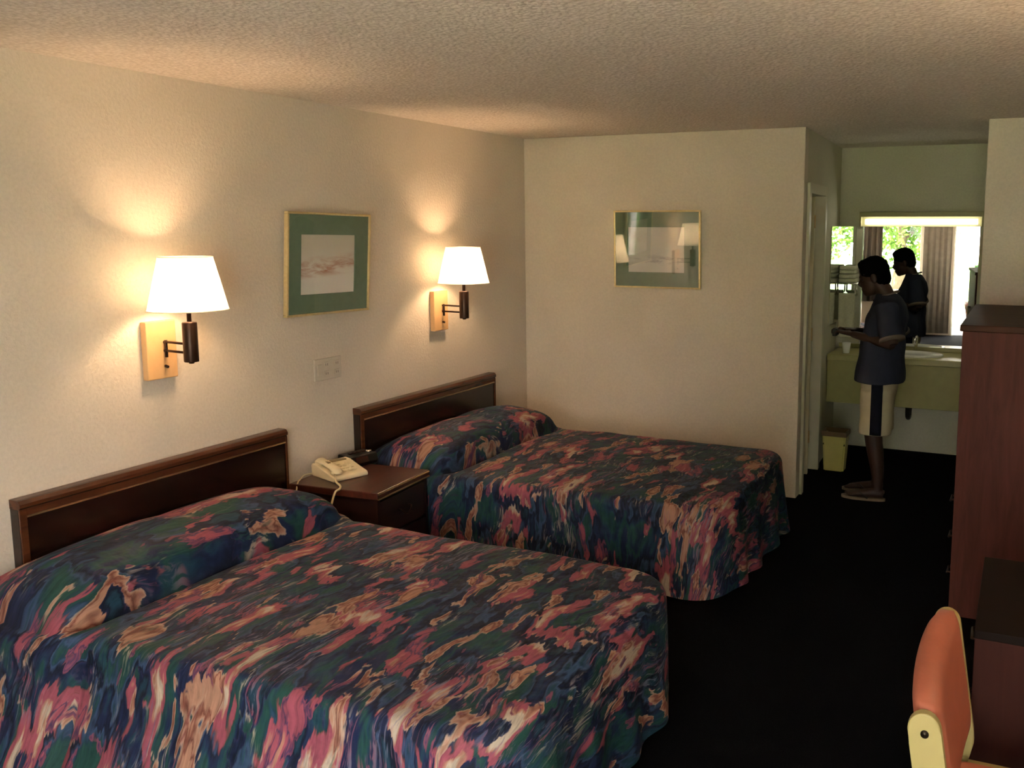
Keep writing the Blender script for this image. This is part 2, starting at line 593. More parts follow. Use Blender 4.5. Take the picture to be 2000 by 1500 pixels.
struct(box('wall_alcove_back', (0, YV, 0), (XR, YV + 0.15, H), 'wall_alcove'), 'yellowish wall around the vanity mirror', 'wall')
struct(box('wall_alcove_right', (XO, YB + 0.10, 0), (XO + 0.1, YV, H), 'wall_alcove'), 'hidden right side wall of the vanity alcove', 'wall')

# alcove left wall, slightly splayed, with the bathroom doorway
def xl(y):
    return XW + (1.974 - XW) * (y - YB) / (YV - YB)
D0, D1, DH = YB + 0.16, 6.78, 2.04
bm = bmesh.new()
for y0, y1, z0, z1 in ((YB + 0.10, D0, 0, H), (D1, YV, 0, H), (D0, D1, DH, H)):
    add_prism(bm, [(xl(y0), y0), (xl(y1), y1), (xl(y1) - 0.1, y1), (xl(y0) - 0.1, y0)], 'z', z0, z1)
struct(bm_link('wall_alcove_left', bm, 'wall_alcove'), 'left side wall of the vanity alcove with the bathroom doorway', 'wall')
# door casing
cas = bpy.data.objects.new('trim_1', None)
COL.objects.link(cas)
struct(cas, 'painted casing around the bathroom doorway', 'trim')
def casing(y0, y1, z0, z1):
    bm = bmesh.new()
    add_prism(bm, [(xl(y0) + 0.022, y0), (xl(y1) + 0.022, y1), (xl(y1) - 0.11, y1), (xl(y0) - 0.11, y0)], 'z', z0, z1)
    return bm_link('casing_board', bm, 'trim', cas)
casing(D0 - 0.055, D0 + 0.012, 0, DH + 0.055)
casing(D1 - 0.012, D1 + 0.05, 0, DH + 0.055)
casing(D0 + 0.012, D1 - 0.012, DH - 0.012, DH + 0.055)
# bathroom door, standing open into the bathroom
dr = bpy.data.objects.new('door_1', None)
COL.objects.link(dr)
struct(dr, 'beige bathroom door standing open at the alcove', 'door')
dr.location = (xl(6.6) - 0.022, 6.56, 0)
dr.rotation_euler = (0, 0, radians(6))
box('door_slab', (-0.62, 0.0, 0.012), (0.0, 0.035, 2.02), 'door_paint', dr, 0.003)
for z in (0.25, 1.0, 1.8):
    tube('hinge', [(0.004, -0.004, z), (0.004, -0.004, z + 0.09)], 0.006, 'gold', dr, 8)
kn = lathe('door_knob', [(0.0, 0), (0.028, 0.004), (0.028, 0.012), (0.012, 0.02), (0.012, 0.035), (0.026, 0.05), (0.026, 0.065), (0, 0.075)], (0, 0, 0), 'gold', dr, 16)
kn.rotation_euler = (radians(90), 0, 0)
kn.location = (-0.56, 0.0, 0.95)

# front wall (behind the camera) with a wide window and the open entrance door
WX0, WX1, WZ0, WZ1 = 0.28, 2.68, 0.70, 2.14
EX0, EX1, EZ = 3.16, 3.90, 2.06
bm = bmesh.new()
for x0, x1, z0, z1 in ((-0.15, WX0, 0, H), (WX0, WX1, 0, WZ0), (WX0, WX1, WZ1, H), (WX1, EX0, 0, H), (EX0, EX1, EZ, H), (EX1, XR + 0.15, 0, H)):
    add_box(bm, (x0, YF - 0.15, z0), (x1, YF, z1))
struct(bm_link('wall_front', bm, 'wall'), 'front wall seen in the vanity mirror', 'wall')
wn = bpy.data.objects.new('window_1', None)
COL.objects.link(wn)
struct(wn, 'front window reflected in the vanity mirror', 'window')
for lo, hi in (((WX0, YF - 0.11, WZ0), (WX1, YF - 0.05, WZ0 + 0.05)), ((WX0, YF - 0.11, WZ1 - 0.05), (WX1, YF - 0.05, WZ1)),
               ((WX0, YF - 0.11, WZ0 + 0.05), (WX0 + 0.05, YF - 0.05, WZ1 - 0.05)), ((WX1 - 0.05, YF - 0.11, WZ0 + 0.05), (WX1, YF - 0.05, WZ1 - 0.05)),
               ((1.84, YF - 0.11, WZ0 + 0.05), (1.90, YF - 0.05, WZ1 - 0.05))):
    box('window_frame', lo, hi, 'white_paint', wn, 0.004)
for px0, px1 in ((WX0 + 0.05, 1.84), (1.90, WX1 - 0.05)):
    me = bpy.data.meshes.new('pane')
    me.from_pydata([(px0, YF - 0.08, WZ0 + 0.05), (px1, YF - 0.08, WZ0 + 0.05), (px1, YF - 0.08, WZ1 - 0.05), (px0, YF - 0.08, WZ1 - 0.05)], [], [(0, 1, 2, 3)])
    link('pane', me, 'window_glass', wn)
d2 = bpy.data.objects.new('door_2', None)
COL.objects.link(d2)
struct(d2, 'open entrance door reflected in the vanity mirror', 'door')
for lo, hi in (((EX0, YF - 0.15, 0), (EX0 + 0.03, YF + 0.01, EZ)), ((EX1 - 0.03, YF - 0.15, 0), (EX1, YF + 0.01, EZ)), ((EX0 + 0.03, YF - 0.15, EZ - 0.03), (EX1 - 0.03, YF + 0.01, EZ))):
    box('door_frame', lo, hi, 'white_paint', d2, 0.003)
sl = box('door_slab', (0, -0.04, 0.012), (0.66, 0.0, 2.02), 'white_paint', d2, 0.003)
sl.location = (EX1 - 0.032, YF + 0.012, 0)
sl.rotation_euler = (0, 0, radians(91))

# ------------------------------------------------------------------ beds
def smoothstep(a, b, x):
    t = min(1, max(0, (x - a) / (b - a)))
    return t * t * (3 - 2 * t)


def bedspread(parent, W, L, ztop, seed, near_spill, hem=0.03):
    """cloth draped over mattress and pillows; local x from head (0) to foot, y centred"""
    na, nb, ms = 110, 64, 18
    r = 0.20
    # stations: uniform on the length, finer in the rounded foot corner
    st = [(L - r) * i / (na - 25) for i in range(na - 24)]
    st += [L - r + r * sin(pi / 2 * k / 24) for k in range(1, 25)]
    def hw(a):
        if a <= L - r:
            return W / 2 + 0.075 * (1 - smoothstep(0.42, 0.60, a))
        q = min(1.0, (a - (L - r)) / r)
        return W / 2 - r + r * sqrt(max(0, 1 - q * q))
    def pill(a, tb):
        q = (a - 0.245) / 0.245
        if abs(q) >= 1:
            prof = 0.0
        else:
            prof = (1 - abs(q) ** 2.6) ** 0.55
        if a < 0.1:
            prof = max(prof, 0.55)
        ends = max(0.0, 1 - abs(tb) ** 7) ** 0.6
        mid = 1 - 0.05 * math.exp(-((tb - 0.03) / 0.10) ** 2)
        return 0.155 * prof * ends * mid
    def height(a, b, tb):
        n1 = noise.noise(Vector((a * 2.2, b * 2.2, seed)))
        n2 = noise.noise(Vector((a * 6.5, b * 4.0, seed + 4)))
        z = ztop + 0.010 * n1 + 0.006 * n2
        z += 0.02 * (1 - (2 * abs(b) / W) ** 2)
        z += pill(a, tb)
        z -= 0.055 * math.exp(-((a - 0.508) / 0.028) ** 2) * (1 - abs(tb) ** 6)
        ed = min(W / 2 - abs(b), (L - a))
        return z
    bm = bmesh.new()
    uvl = bm.loops.layers.uv.new('UVMap')
    uvm = {}
    top = []
    for i, a in enumerate(st):
        w = hw(a)
        row = []
        for j in range(nb):
            tb = -1 + 2 * j / (nb - 1)
            tb = math.copysign(1 - (1 - abs(tb)) ** 1.0, tb)
            b = w * tb
            z = height(a, b, tb)
            x = a
            if 0.25 < a < 0.62:   # pillow front bulges over the crease
                x += 0.42 * pill(a, tb) * smoothstep(0.25, 0.45, a)
            v = bm.verts.new((x, b, z))
            uvm[v] = (a, b)
            row.append(v)
        top.append(row)
    for A, B in zip(top, top[1:]):
        for j in range(nb - 1):
            bm.faces.new((A[j], B[j], B[j + 1], A[j + 1]))
    per = [(top[i][0], i, 'n') for i in range(len(st))]
    per += [(top[-1][j], j, 'f') for j in range(1, nb - 1)]
    per += [(top[i][-1], i, 'p') for i in reversed(range(len(st)))]
    flat = [Vector((uvm[v][0], uvm[v][1], 0)) for v, _, _ in per]
    K = len(per)
    arc = [0.0]
    for k in range(1, K):
        arc.append(arc[-1] + (flat[k] - flat[k - 1]).length)
    skirt = [[p[0] for p in per]]
    rr = 0.055
    cols = [[p[0]] for p in per]
    for k in range(K):
        a = flat[max(0, k - 1)]
        b = flat[min(K - 1, k + 1)]
        tg = (b - a)
        if tg.length < 1e-5:
            tg = Vector((1, 0, 0))
        tg.normalize()
        nrm = Vector((tg.y, -tg.x, 0))
        v0 = per[k][0]
        z0 = v0.co.z
        base = Vector((v0.co.x, v0.co.y, 0))
        drop = z0 - hem - 0.012 * noise.noise(Vector((arc[k] * 1.3, seed, 2)))
        fold = sin(arc[k] * 2 * pi / 0.27 + 2.2 * noise.noise(Vector((arc[k] * 1.9, seed, 0))))
        fold2 = noise.noise(Vector((arc[k] * 6.0, seed, 7)))
        for m in range(1, ms + 1):
            if m <= 5:
                th = pi / 2 * m / 5
                out = rr * sin(th)
                dz = rr * (1 - cos(th))
                s = rr * th
                f = 0
            else:
                q = (m - 5) / (ms - 5)
                dz = rr + (drop - rr) * q
                s = rr * pi / 2 + (drop - rr) * q
                f = q
                out = rr + 0.030 * q
            flare = 0.15 + 0.85 * smoothstep(0.55, 0.75, flat[k].x)
            out = min(out, rr) + max(0, out - rr) * flare
            out += f * (0.020 * fold + 0.020 * fold2) * (0.35 + 0.65 * f) * flare
            if per[k][2] == 'n':
                out += near_spill * f ** 1.6 * (1 - 0.6 * smoothstep(L - 0.5, L, flat[k].x))
            pos = base + nrm * out
            v = bm.verts.new((pos.x, pos.y, z0 - dz))
            fl = flat[k] + nrm * s
            uvm[v] = (fl.x, fl.y)
            cols[k].append(v)
    for A, B in zip(cols, cols[1:]):
        for m in range(ms):
            bm.faces.new((A[m], A[m + 1], B[m + 1], B[m]))
    for f in bm.faces:
        for lp in f.loops:
            u, v = uvm[lp.vert]
            lp[uvl].uv = (u + seed * 0.61, v + seed * 0.37)
    return bm_link('bedspread', bm, 'spread', parent, True)


def make_bed(y0, y1, label, seed, zt, hy0, hy1, L, spill):
    yc = (y0 + y1) / 2
    W = y1 - y0
    bed = empty('bed', (0.075, yc, 0), label, 'bed', 'double beds along the left wall')
    box('box_spring', (0.02, -W / 2 + 0.07, 0.14), (L - 0.10, W / 2 - 0.07, 0.30), 'mattress', bed, 0.02)
    box('mattress', (0.02, -W / 2 + 0.06, 0.30), (L - 0.07, W / 2 - 0.06, zt - 0.045), 'mattress', bed, 0.04, 4)
    for sx in (0.12, 1.86):
        for sy in (-1, 1):
            tube('leg', [(sx, sy * (W / 2 - 0.16), 0.0), (sx, sy * (W / 2 - 0.16), 0.14)], 0.025, 'black_plastic', bed, 10)
    s = bedspread(bed, W, L, zt, seed, spill)
    # headboard: flat panel, thick cap rail and a brass inlay strip
    a, b = hy0 - yc, hy1 - yc
    x0, x1 = -0.073, -0.025
    hb = box('headboard', (x0, a, 0.26), (x1, b, 0.765), 'headboard', bed, 0.003)
    bm = bmesh.new()
    add_prism(bm, [(x0, 0.765), (x1 + 0.004, 0.765), (x1 + 0.012, 0.772), (x1 + 0.012, 0.785), (x1 + 0.002, 0.798), (x1 - 0.008, 0.80), (x0, 0.80)], 'y', a, b)
    bm_link('cap_rail', bm, 'cap', hb)
    box('end_stile', (x1, a, 0.26), (x1 + 0.008, a + 0.028, 0.765), 'cap', hb, 0.002)
    box('end_stile', (x1, b - 0.012, 0.26), (x1 + 0.008, b, 0.765), 'cap', hb, 0.002)
    bm = bmesh.new()
    add_prism(bm, [(x1, 0.730), (x1 + 0.007, 0.731), (x1 + 0.008, 0.736), (x1, 0.739)], 'y', a + 0.028, b - 0.012)
    bm_link('brass_strip', bm, 'gold', hb)
    box('upper_panel', (x1, a + 0.028, 0.739), (x1 + 0.005, b - 0.012, 0.765), 'cap', hb)
    return bed


BED_Z = 0.475
make_bed(1.94, 3.19, 'double bed nearest the camera under a multicoloured brushstroke bedspread', 1.0, BED_Z, 2.10, 3.451, 2.125, 0.15)
make_bed(4.08, 5.33, 'far double bed beside the back wall under a multicoloured brushstroke bedspread', 2.7, BED_Z, 4.011, 5.434, 2.03, 0.0)

# ------------------------------------------------------------------ nightstand, telephone, clock
NY0, NY1, NX, NZ = 3.43, 3.905, 0.525, 0.525
ns = empty('nightstand', (0.050, (NY0 + NY1) / 2, 0), 'dark wood nightstand with brass edge trim between the two beds', 'nightstand', None, radians(4.5))
hy = (NY1 - NY0) / 2
box('top', (0.005, -hy, NZ - 0.035), (NX, hy, NZ), 'stand_top', ns, 0.004)
box('edge_strip', (NX - 0.001, -hy + 0.004, NZ - 0.010), (NX + 0.004, hy - 0.004, NZ - 0.004), 'gold', ns)
box('edge_strip', (NX - 0.001, -hy + 0.004, NZ - 0.035), (NX + 0.004, hy - 0.004, NZ - 0.028), 'gold', ns)
box('body', (0.015, -hy + 0.015, 0.06), (NX - 0.03, hy - 0.015, NZ - 0.035), 'stand', ns)
box('base', (0.03, -hy + 0.03, 0.0), (NX - 0.06, hy - 0.03, 0.06), 'stand', ns)
for z0, z1 in ((0.29, NZ - 0.055), (0.08, 0.275)):
    d = box('drawer', (NX - 0.03, -hy + 0.03, z0), (NX - 0.012, hy - 0.03, z1), 'stand', ns, 0.003)
    zc = (z0 + z1) / 2
    hd = bmesh.new()
    add_tube(hd, [(NX - 0.012, -0.045, zc + 0.01), (NX + 0.008, -0.045, zc + 0.008), (NX + 0.014, -0.03, zc - 0.012), (NX + 0.015, 0, zc - 0.018),
                  (NX + 0.014, 0.03, zc - 0.012), (NX + 0.008, 0.045, zc + 0.008), (NX - 0.012, 0.045, zc + 0.01)], 0.005, 8)
    bm_link('handle', hd, 'bronze', d, True)
box('corner_post', (NX - 0.03, -hy + 0.012, 0.06), (NX - 0.010, -hy + 0.03, NZ - 0.036), 'stand', ns)
box('corner_post', (NX - 0.03, hy - 0.03, 0.06), (NX - 0.010, hy - 0.012, NZ - 0.036), 'stand', ns)

ph = empty('telephone', (0.20, 3.66, NZ), 'cream desk telephone with handset on the nightstand', 'telephone', None, radians(-18))
# local: x toward the room (front), y along the wall; wedge body
bm = bmesh.new()
add_prism(bm, [(-0.105, 0.0), (0.105, 0.0), (0.11, 0.012), (0.105, 0.026), (-0.06, 0.062), (-0.10, 0.066), (-0.11, 0.055)], 'y', -0.10, 0.10)
bmesh.ops.bevel(bm, geom=bm.edges[:], offset=0.006, segments=2, profile=0.5, affect='EDGES')
base = bm_link('base', bm, 'cream_plastic', ph)
hs = bmesh.new()
add_tube(hs, [(-0.098, -0.062, 0.070), (-0.08, -0.062, 0.078), (-0.03, -0.062, 0.074), (0.03, -0.062, 0.062), (0.07, -0.062, 0.054), (0.09, -0.062, 0.042)],
         [(0.024, 0.010), (0.027, 0.014), (0.022, 0.012), (0.022, 0.012), (0.027, 0.014), (0.024, 0.010)], 12)
add_lathe(hs, [(0.0, 0), (0.028, 0.0), (0.029, 0.014), (0.0, 0.022)], (-0.078, -0.062, 0.056), 16)
add_lathe(hs, [(0.0, 0), (0.028, 0.0), (0.029, 0.014), (0.0, 0.022)], (0.072, -0.062, 0.034), 16)
h_o = bm_link('handset', hs, 'cream_plastic', ph, True)
box('grip_label', (-0.035, -0.070, 0.070), (0.010, -0.054, 0.0835), 'dark_window', h_o, 0.002)
for i in range(4):
    for j in range(3):
        x = 0.055 - i * 0.026
        z = 0.0352 + (0.055 - x) * 0.218 + 0.0
        k = box('key', (x - 0.009, 0.0 + j * 0.026 - 0.008, z - 0.004), (x + 0.009, 0.0 + j * 0.026 + 0.008, z + 0.006), 'cream_plastic', ph, 0.002)
box('number_card', (-0.085, -0.01, 0.0595), (-0.055, 0.075, 0.068), 'dark_window', ph, 0.001)
cd = bmesh.new()
pts = []
c0 = Vector((0.09, -0.075, 0.03))
path = [Vector((0.09, -0.08, 0.035)), Vector((0.13, -0.10, 0.012)), Vector((0.20, -0.12, 0.008)), Vector((0.25, -0.155, 0.008)), Vector((0.27, -0.19, 0.004)), Vector((0.275, -0.215, -0.05))]
def catmull(P, n):
    out = []
    for i in range(len(P) - 1):
        p0, p1, p2, p3 = P[max(0, i - 1)], P[i], P[i + 1], P[min(len(P) - 1, i + 2)]
        for k in range(n):
            t = k / n
            out.append(0.5 * ((2 * p1) + (p2 - p0) * t + (2 * p0 - 5 * p1 + 4 * p2 - p3) * t * t + (3 * p1 - p0 - 3 * p2 + p3) * t ** 3))
    out.append(P[-1])
    return out
add_tube(cd, catmull(path, 8), 0.0055, 8)
bm_link('handset_cord', cd, 'cream_plastic', ph, True)
cd = bmesh.new()
path = [Vector((-0.10, -0.09, 0.012)), Vector((-0.11, -0.14, 0.008)), Vector((-0.06, -0.19, 0.006)), Vector((-0.02, -0.225, 0.006)), Vector((0.0, -0.245, -0.03))]
add_tube(cd, catmull(path, 8), 0.004, 8)
bm_link('line_cord', cd, 'cream_plastic', ph, True)

ck = empty('clock_radio', (0.13, 3.885, NZ), 'black clock radio on the nightstand beside the telephone', 'clock', None, radians(-12))
prism('case', [(-0.06, 0.0), (0.06, 0.0), (0.07, 0.02), (0.055, 0.058), (-0.055, 0.062), (-0.06, 0.05)], 'y', -0.085, 0.085, 'black_plastic', ck, 0.004)
prism('display', [(0.0705, 0.022), (0.0725, 0.022), (0.0605, 0.052), (0.0585, 0.052)], 'y', -0.06, 0.02, 'red_display', ck)
for i in range(4):
    box('button', (-0.02, -0.05 + i * 0.028, 0.058), (0.0, -0.03 + i * 0.028, 0.066), 'bronze', ck, 0.002)
lathe('dial', [(0, 0.0), (0.016, 0.0), (0.014, 0.012), (0, 0.013)], (0.02, 0.06, 0.058), 'chrome', ck, 16)

# ------------------------------------------------------------------ wall sconces
def make_sconce(y, label, watts=LAMP_WATTS, x=0.0, rz=0.0):
    s = empty('wall_lamp', (x, y, 1.28), label, 'lamp', 'wall lamps with white cone shades', rz)
    X = 0.205
    bp = box('backplate', (0.001, -0.075, -0.125), (0.034, 0.075, 0.125), 'plate', s, 0.004)
    tube('switch', [(0.034, 0.012, -0.07), (0.050, 0.012, -0.074)], 0.006, 'bronze', bp, 10)
    tube('mount_post', [(0.045, 0.012, -0.032), (0.045, 0.012, 0.042)], 0.0065, 'bronze', s, 10)
    for z in (0.034, -0.004):
        tube('arm', [(0.034, 0.012, z), (0.08, 0.010, z), (X - 0.02, 0.0, z)], 0.0055, 'bronze', s, 10)
    lathe('body', [(0, -0.048), (0.010, -0.048), (0.012, -0.042), (0.029, -0.040), (0.030, -0.036), (0.030, 0.124), (0.028, 0.128), (0.012, 0.130), (0, 0.130)], (X, 0, 0), 'bronze', s, 28)
    tube('neck', [(X, 0, 0.128), (X, 0, 0.215)], 0.0095, 'bronze', s, 12)
    sh = lathe('lamp_shade', [(0.158, 0.180), (0.1055, 0.400)], (X, 0, 0), 'shade', s, 64)
    for r, z in ((0.158, 0.180), (0.1055, 0.400)):
        bm = bmesh.new()
        add_tube(bm, [(X + r * cos(2 * pi * k / 48), r * sin(2 * pi * k / 48), z) for k in range(49)], 0.0022, 6)
        bm_link('shade_rim', bm, 'shade', sh, True)
    bm = bmesh.new()
    for k in range(3):
        a = 2 * pi * k / 3 + 0.5
        add_tube(bm, [(X, 0, 0.21), (X + 0.147 * cos(a), 0.147 * sin(a), 0.215)], 0.0018, 6)
    bm_link('shade_spider', bm, 'bronze', sh, True)
    b = lathe('bulb', [(0, 0.215), (0.013, 0.216), (0.015, 0.235), (0.028, 0.268), (0.030, 0.285), (0.022, 0.305), (0, 0.315)], (X, 0, 0), 'bulb', s, 20)
    b.visible_shadow = True
    li = bpy.data.lights.new('bulb_light', 'POINT')
    li.energy = watts
    li.color = LAMP_COLOR
    li.shadow_soft_size = 0.034
    lo = bpy.data.objects.new('bulb_light', li)
    COL.objects.link(lo)
    lo.parent = s
    lo.location = (X, 0, 0.285)
    return s


make_sconce(2.775, 'lit wall lamp with white cone shade above the near bed')
make_sconce(4.838, 'lit wall lamp with white cone shade above the far bed')

make_sconce(2.70, 'lit wall lamp with white cone shade on the right wall above the low dresser', 5.0, XR, pi)

# ------------------------------------------------------------------ framed pictures
def quad_uv(name, corners, mat, parent):
    me = bpy.data.meshes.new(name)
    me.from_pydata(corners, [], [(0, 1, 2, 3)])
    u = me.uv_layers.new(name='UVMap')
    for i, c in enumerate(((0, 0), (1, 0), (1, 1), (0, 1))):
        u.data[i].uv = c
    return link(name, me, mat, parent)


def make_picture(w, h, label, prt, group, glass='pic_glass'):
    """local x across, z up from the bottom edge, -y is the front"""
    p = empty('framed_picture', (0, 0, 0), label, 'picture', group)
    fw, fd = 0.012, 0.026
    for lo, hi in (((-w / 2, -fd, 0), (w / 2, 0, fw)), ((-w / 2, -fd, h - fw), (w / 2, 0, h)), ((-w / 2, -fd, fw), (-w / 2 + fw, 0, h - fw)), ((w / 2 - fw, -fd, fw), (w / 2, 0, h - fw))):
        box('frame_bar', lo, hi, 'frame_gold', p, 0.003)
    # mat board with a window cut in it
    ix0, ix1, iz0, iz1 = -w / 2 + 0.166 * w, w / 2 - 0.185 * w, 0.205 * h, h - 0.215 * h
    bm = bmesh.new()
    for lo, hi in (((-w / 2 + fw, iz1), (w / 2 - fw, h - fw)), ((-w / 2 + fw, fw), (w / 2 - fw, iz0)), ((-w / 2 + fw, iz0), (ix0, iz1)), ((ix1, iz0), (w / 2 - fw, iz1))):
        add_box(bm, (lo[0], -0.016, lo[1]), (hi[0], -0.010, hi[1]))
    bm_link('mat_board', bm, 'mat_green', p)
    quad_uv('print', [(ix0 - 0.005, -0.009, iz0 - 0.005), (ix1 + 0.005, -0.009, iz0 - 0.005), (ix1 + 0.005, -0.009, iz1 + 0.005), (ix0 - 0.005, -0.009, iz1 + 0.005)], prt, p)
    box('backing', (-w / 2 + fw, -0.006, fw), (w / 2 - fw, -0.001, h - fw), 'stand', p)
    quad_uv('glass', [(-w / 2 + fw, -0.0205, fw), (w / 2 - fw, -0.0205, fw), (w / 2 - fw, -0.0205, h - fw), (-w / 2 + fw, -0.0205, h - fw)], glass, p)
    return p


p1 = make_picture(0.63, 0.53, 'framed watercolour with rust wash in green mat between the wall lamps', 'print0', 'gilt framed watercolours', 'pic_glass_dull')
p1.location = (0.012, 3.822, 1.348)
p1.rotation_euler = (radians(3.2), radians(0.9), radians(90))
p2 = make_picture(0.64, 0.535, 'framed pale watercolour in green mat alone on the back wall', 'print1', 'gilt framed watercolours')
p2.location = (1.055, YB - 0.004, 1.385)
p2.rotation_euler = (radians(1.5), 0, radians(0))

# ------------------------------------------------------------------ wall plate
wp = empty('wall_socket_plate', (0.0, 3.818, 1.052), 'wall-coloured triple socket plate on the wall below the left picture', 'socket')
box('plate', (0.001, -0.102, -0.058), (0.012, 0.102, 0.058), 'white_plate', wp, 0.003)
for yy in (-0.015, 0.065):
    for zz in (-0.024, 0.024):
        so = box('socket', (0.012, yy - 0.02, zz - 0.015), (0.0145, yy + 0.02, zz + 0.015), 'white_plate', wp, 0.002)
        for q in (-0.007, 0.007):
            box('slot', (0.0145, yy + q - 0.0015, zz - 0.006), (0.0152, yy + q + 0.0015, zz + 0.006), 'hole', so)
box('switch_block', (0.012, -0.085, -0.03), (0.016, -0.05, 0.03), 'white_plate', wp, 0.002)

# ------------------------------------------------------------------ vanity alcove
VX0, VX1 = xl(7.17) + 0.004, XO - 0.004
CY0, CZ = 7.17, 0.825
va = empty('vanity_counter', (0, YV - 0.001, 0), 'yellowish wall-hung vanity counter with deep apron under the mirror', 'vanity')
box('worktop', (VX0, CY0 - YV, CZ - 0.05), (VX1, -0.003, CZ), 'counter', va, 0.008, 3)
box('backsplash', (VX0, -0.020, CZ), (VX1, -0.002, CZ + 0.035), 'counter', va, 0.004)
box('apron', (VX0, CY0 - YV + 0.02, 0.445), (VX1, CY0 - YV + 0.04, CZ - 0.05), 'apron', va, 0.003)
box('side_bracket', (VX1 - 0.03, CY0 - YV + 0.04, 0.46), (VX1, -0.003, CZ - 0.05), 'apron', va)
# basin rim, tap
bm = bmesh.new()
n = 36
prof = [(0.225, 0.0, 0.0), (0.225, 0.0, 0.012), (0.205, 0.0, 0.016), (0.19, 0, 0.010)]
rings = []
for r, _, z in prof:
    rings.append([bm.verts.new((2.62 + r * cos(2 * pi * k / n), -0.27 + 0.72 * r * sin(2 * pi * k / n), CZ + z)) for k in range(n)])
for A, B in zip(rings, rings[1:]):
    for k in range(n):
        bm.faces.new((A[k], A[(k + 1) % n], B[(k + 1) % n], B[k]))
bm.faces.new(rings[-1])
bm_link('basin', bm, 'porcelain', va, True)
tp = bmesh.new()
add_tube(tp, [(2.62, -0.07, CZ), (2.62, -0.07, CZ + 0.08), (2.62, -0.10, CZ + 0.11), (2.62, -0.17, CZ + 0.10), (2.62, -0.18, CZ + 0.07)], 0.012, 10)
bm_link('tap', tp, 'chrome', va, True)
bm = bmesh.new()
add_tube(bm, catmull([Vector((2.60, -0.26, 0.60)), Vector((2.60, -0.26, 0.40)), Vector((2.60, -0.24, 0.33)), Vector((2.60, -0.18, 0.32)), Vector((2.60, -0.15, 0.38)), Vector((2.60, -0.003, 0.40))], 6), 0.02, 10)
bm_link('drain_pipe', bm, 'pipe', va, True)

MX0, MX1, MZ0, MZ1 = 2.18, XO - 0.01, CZ + 0.037, 1.812
mi = empty('vanity_mirror', (MX1, YV - 0.004, MZ0), 'wide wall mirror above the vanity counter reflecting the room', 'mirror')
cx = MX1
mi.rotation_euler = (0, 0, radians(3.0))      # right edge on the wall, left edge stands off
box('mirror_glass', (MX0 - cx, -0.010, 0.0), (MX1 - cx, -0.004, MZ1 - MZ0), 'mirror', mi)
box('edge_trim', (MX0 - cx - 0.010, -0.014, 0.0), (MX0 - cx, 0.02, MZ1 - MZ0), 'chrome', mi, 0.002)
box('backing', (MX0 - cx, -0.004, 0.0), (-0.06, -0.001, MZ1 - MZ0), 'fixture', mi)

m2 = empty('side_mirror', (2.075, YV, 1.05), 'narrow mirror strip beside the wide mirror behind the towels', 'mirror')
box('mirror_glass', (-0.067, -0.008, 0.0), (0.035, -0.003, 0.762), 'mirror', m2)
box('edge_trim', (0.035, -0.011, 0.0), (0.041, -0.002, 0.762), 'chrome', m2, 0.002)

m3 = empty('side_mirror', (0, 0, 1.05), 'mirror panel on the left alcove wall meeting the narrow mirror in the corner', 'mirror')
prism('backing', [(xl(7.2) + 0.001, 7.2), (2.003, 7.2), (2.003, 7.66), (xl(7.66) + 0.001, 7.66)], 'z', 0.0, 0.762, 'fixture', m3)
box('mirror_glass', (2.003, 7.2, 0.0), (2.007, 7.663, 0.762), 'mirror', m3)

lf = empty('vanity_light', (2.61, YV, 1.868), 'lit fluorescent strip light above the vanity mirror', 'light')
box('housing', (-0.463, -0.10, 0.02), (0.463, -0.001, 0.058), 'fixture', lf, 0.004)
box('back_channel', (-0.463, -0.025, -0.056), (0.463, -0.001, 0.02), 'fixture', lf, 0.003)
box('end_cap', (-0.463, -0.10, -0.056), (-0.449, -0.025, 0.02), 'fixture', lf, 0.003)
box('end_cap', (0.449, -0.10, -0.056), (0.463, -0.025, 0.02), 'fixture', lf, 0.003)
bm = bmesh.new()
add_tube(bm, [(-0.42, -0.062, -0.018), (0.42, -0.062, -0.018)], 0.021, 20)
bm_link('tube', bm, 'tube', lf, True)

# towel rack with towels in the alcove corner
tr = empty('towel_rack', (2.080, YV, 1.36), 'chrome towel shelf on the alcove wall left of the mirror', 'rack')
for yy in (-0.05, -0.11, -0.17, -0.22):
    tube('rail', [(-0.065, yy, 0.0), (0.085, yy, 0.0)], 0.006, 'chrome', tr, 8)
for xx in (-0.065, 0.085):
    bm = bmesh.new()
    add_tube(bm, [(xx, -0.012, 0.03), (xx, -0.05, 0.0), (xx, -0.22, 0.0), (xx, -0.20, -0.09)], 0.007, 8)
    bm_link('bracket', bm, 'chrome', tr, True)
tube('hang_bar', [(-0.065, -0.20, -0.09), (0.085, -0.20, -0.09)], 0.007, 'chrome', tr, 8)


def folded_towel(z, w, d, h, x, y, label):
    o = empty('folded_towel', (x, y, z), label, 'towel', 'towels on the vanity rack')
    bm = bmesh.new()
    n = 10
    for half in (0, 1):
        lo = h * half / 2 + 0.001
        hi = h * (half + 1) / 2 - 0.001
        poly = []
        for k in range(n + 1):
            a = -pi / 2 + pi * k / n
            poly.append((-d / 2 - 0.3 * (hi - lo) * cos(a) * 1.4, (lo + hi) / 2 + (hi - lo) / 2 * sin(a)))
        for k in range(n + 1):
            a = pi / 2 - pi * k / n
            poly.append((d / 2 + 0.3 * (hi - lo) * cos(a) * 1.4, (lo + hi) / 2 + (hi - lo) / 2 * sin(a)))
        add_prism(bm, poly, 'x', -w / 2, w / 2)
    bm_link('fold', bm, 'towel', o, True)
    return o


folded_towel(1.368, 0.130, 0.14, 0.07, 2.088, YV - 0.135, 'folded bath towel at the bottom of the stack on the chrome shelf')
folded_towel(1.440, 0.120, 0.13, 0.06, 2.086, YV - 0.135, 'folded hand towel on top of the stack on the chrome shelf')


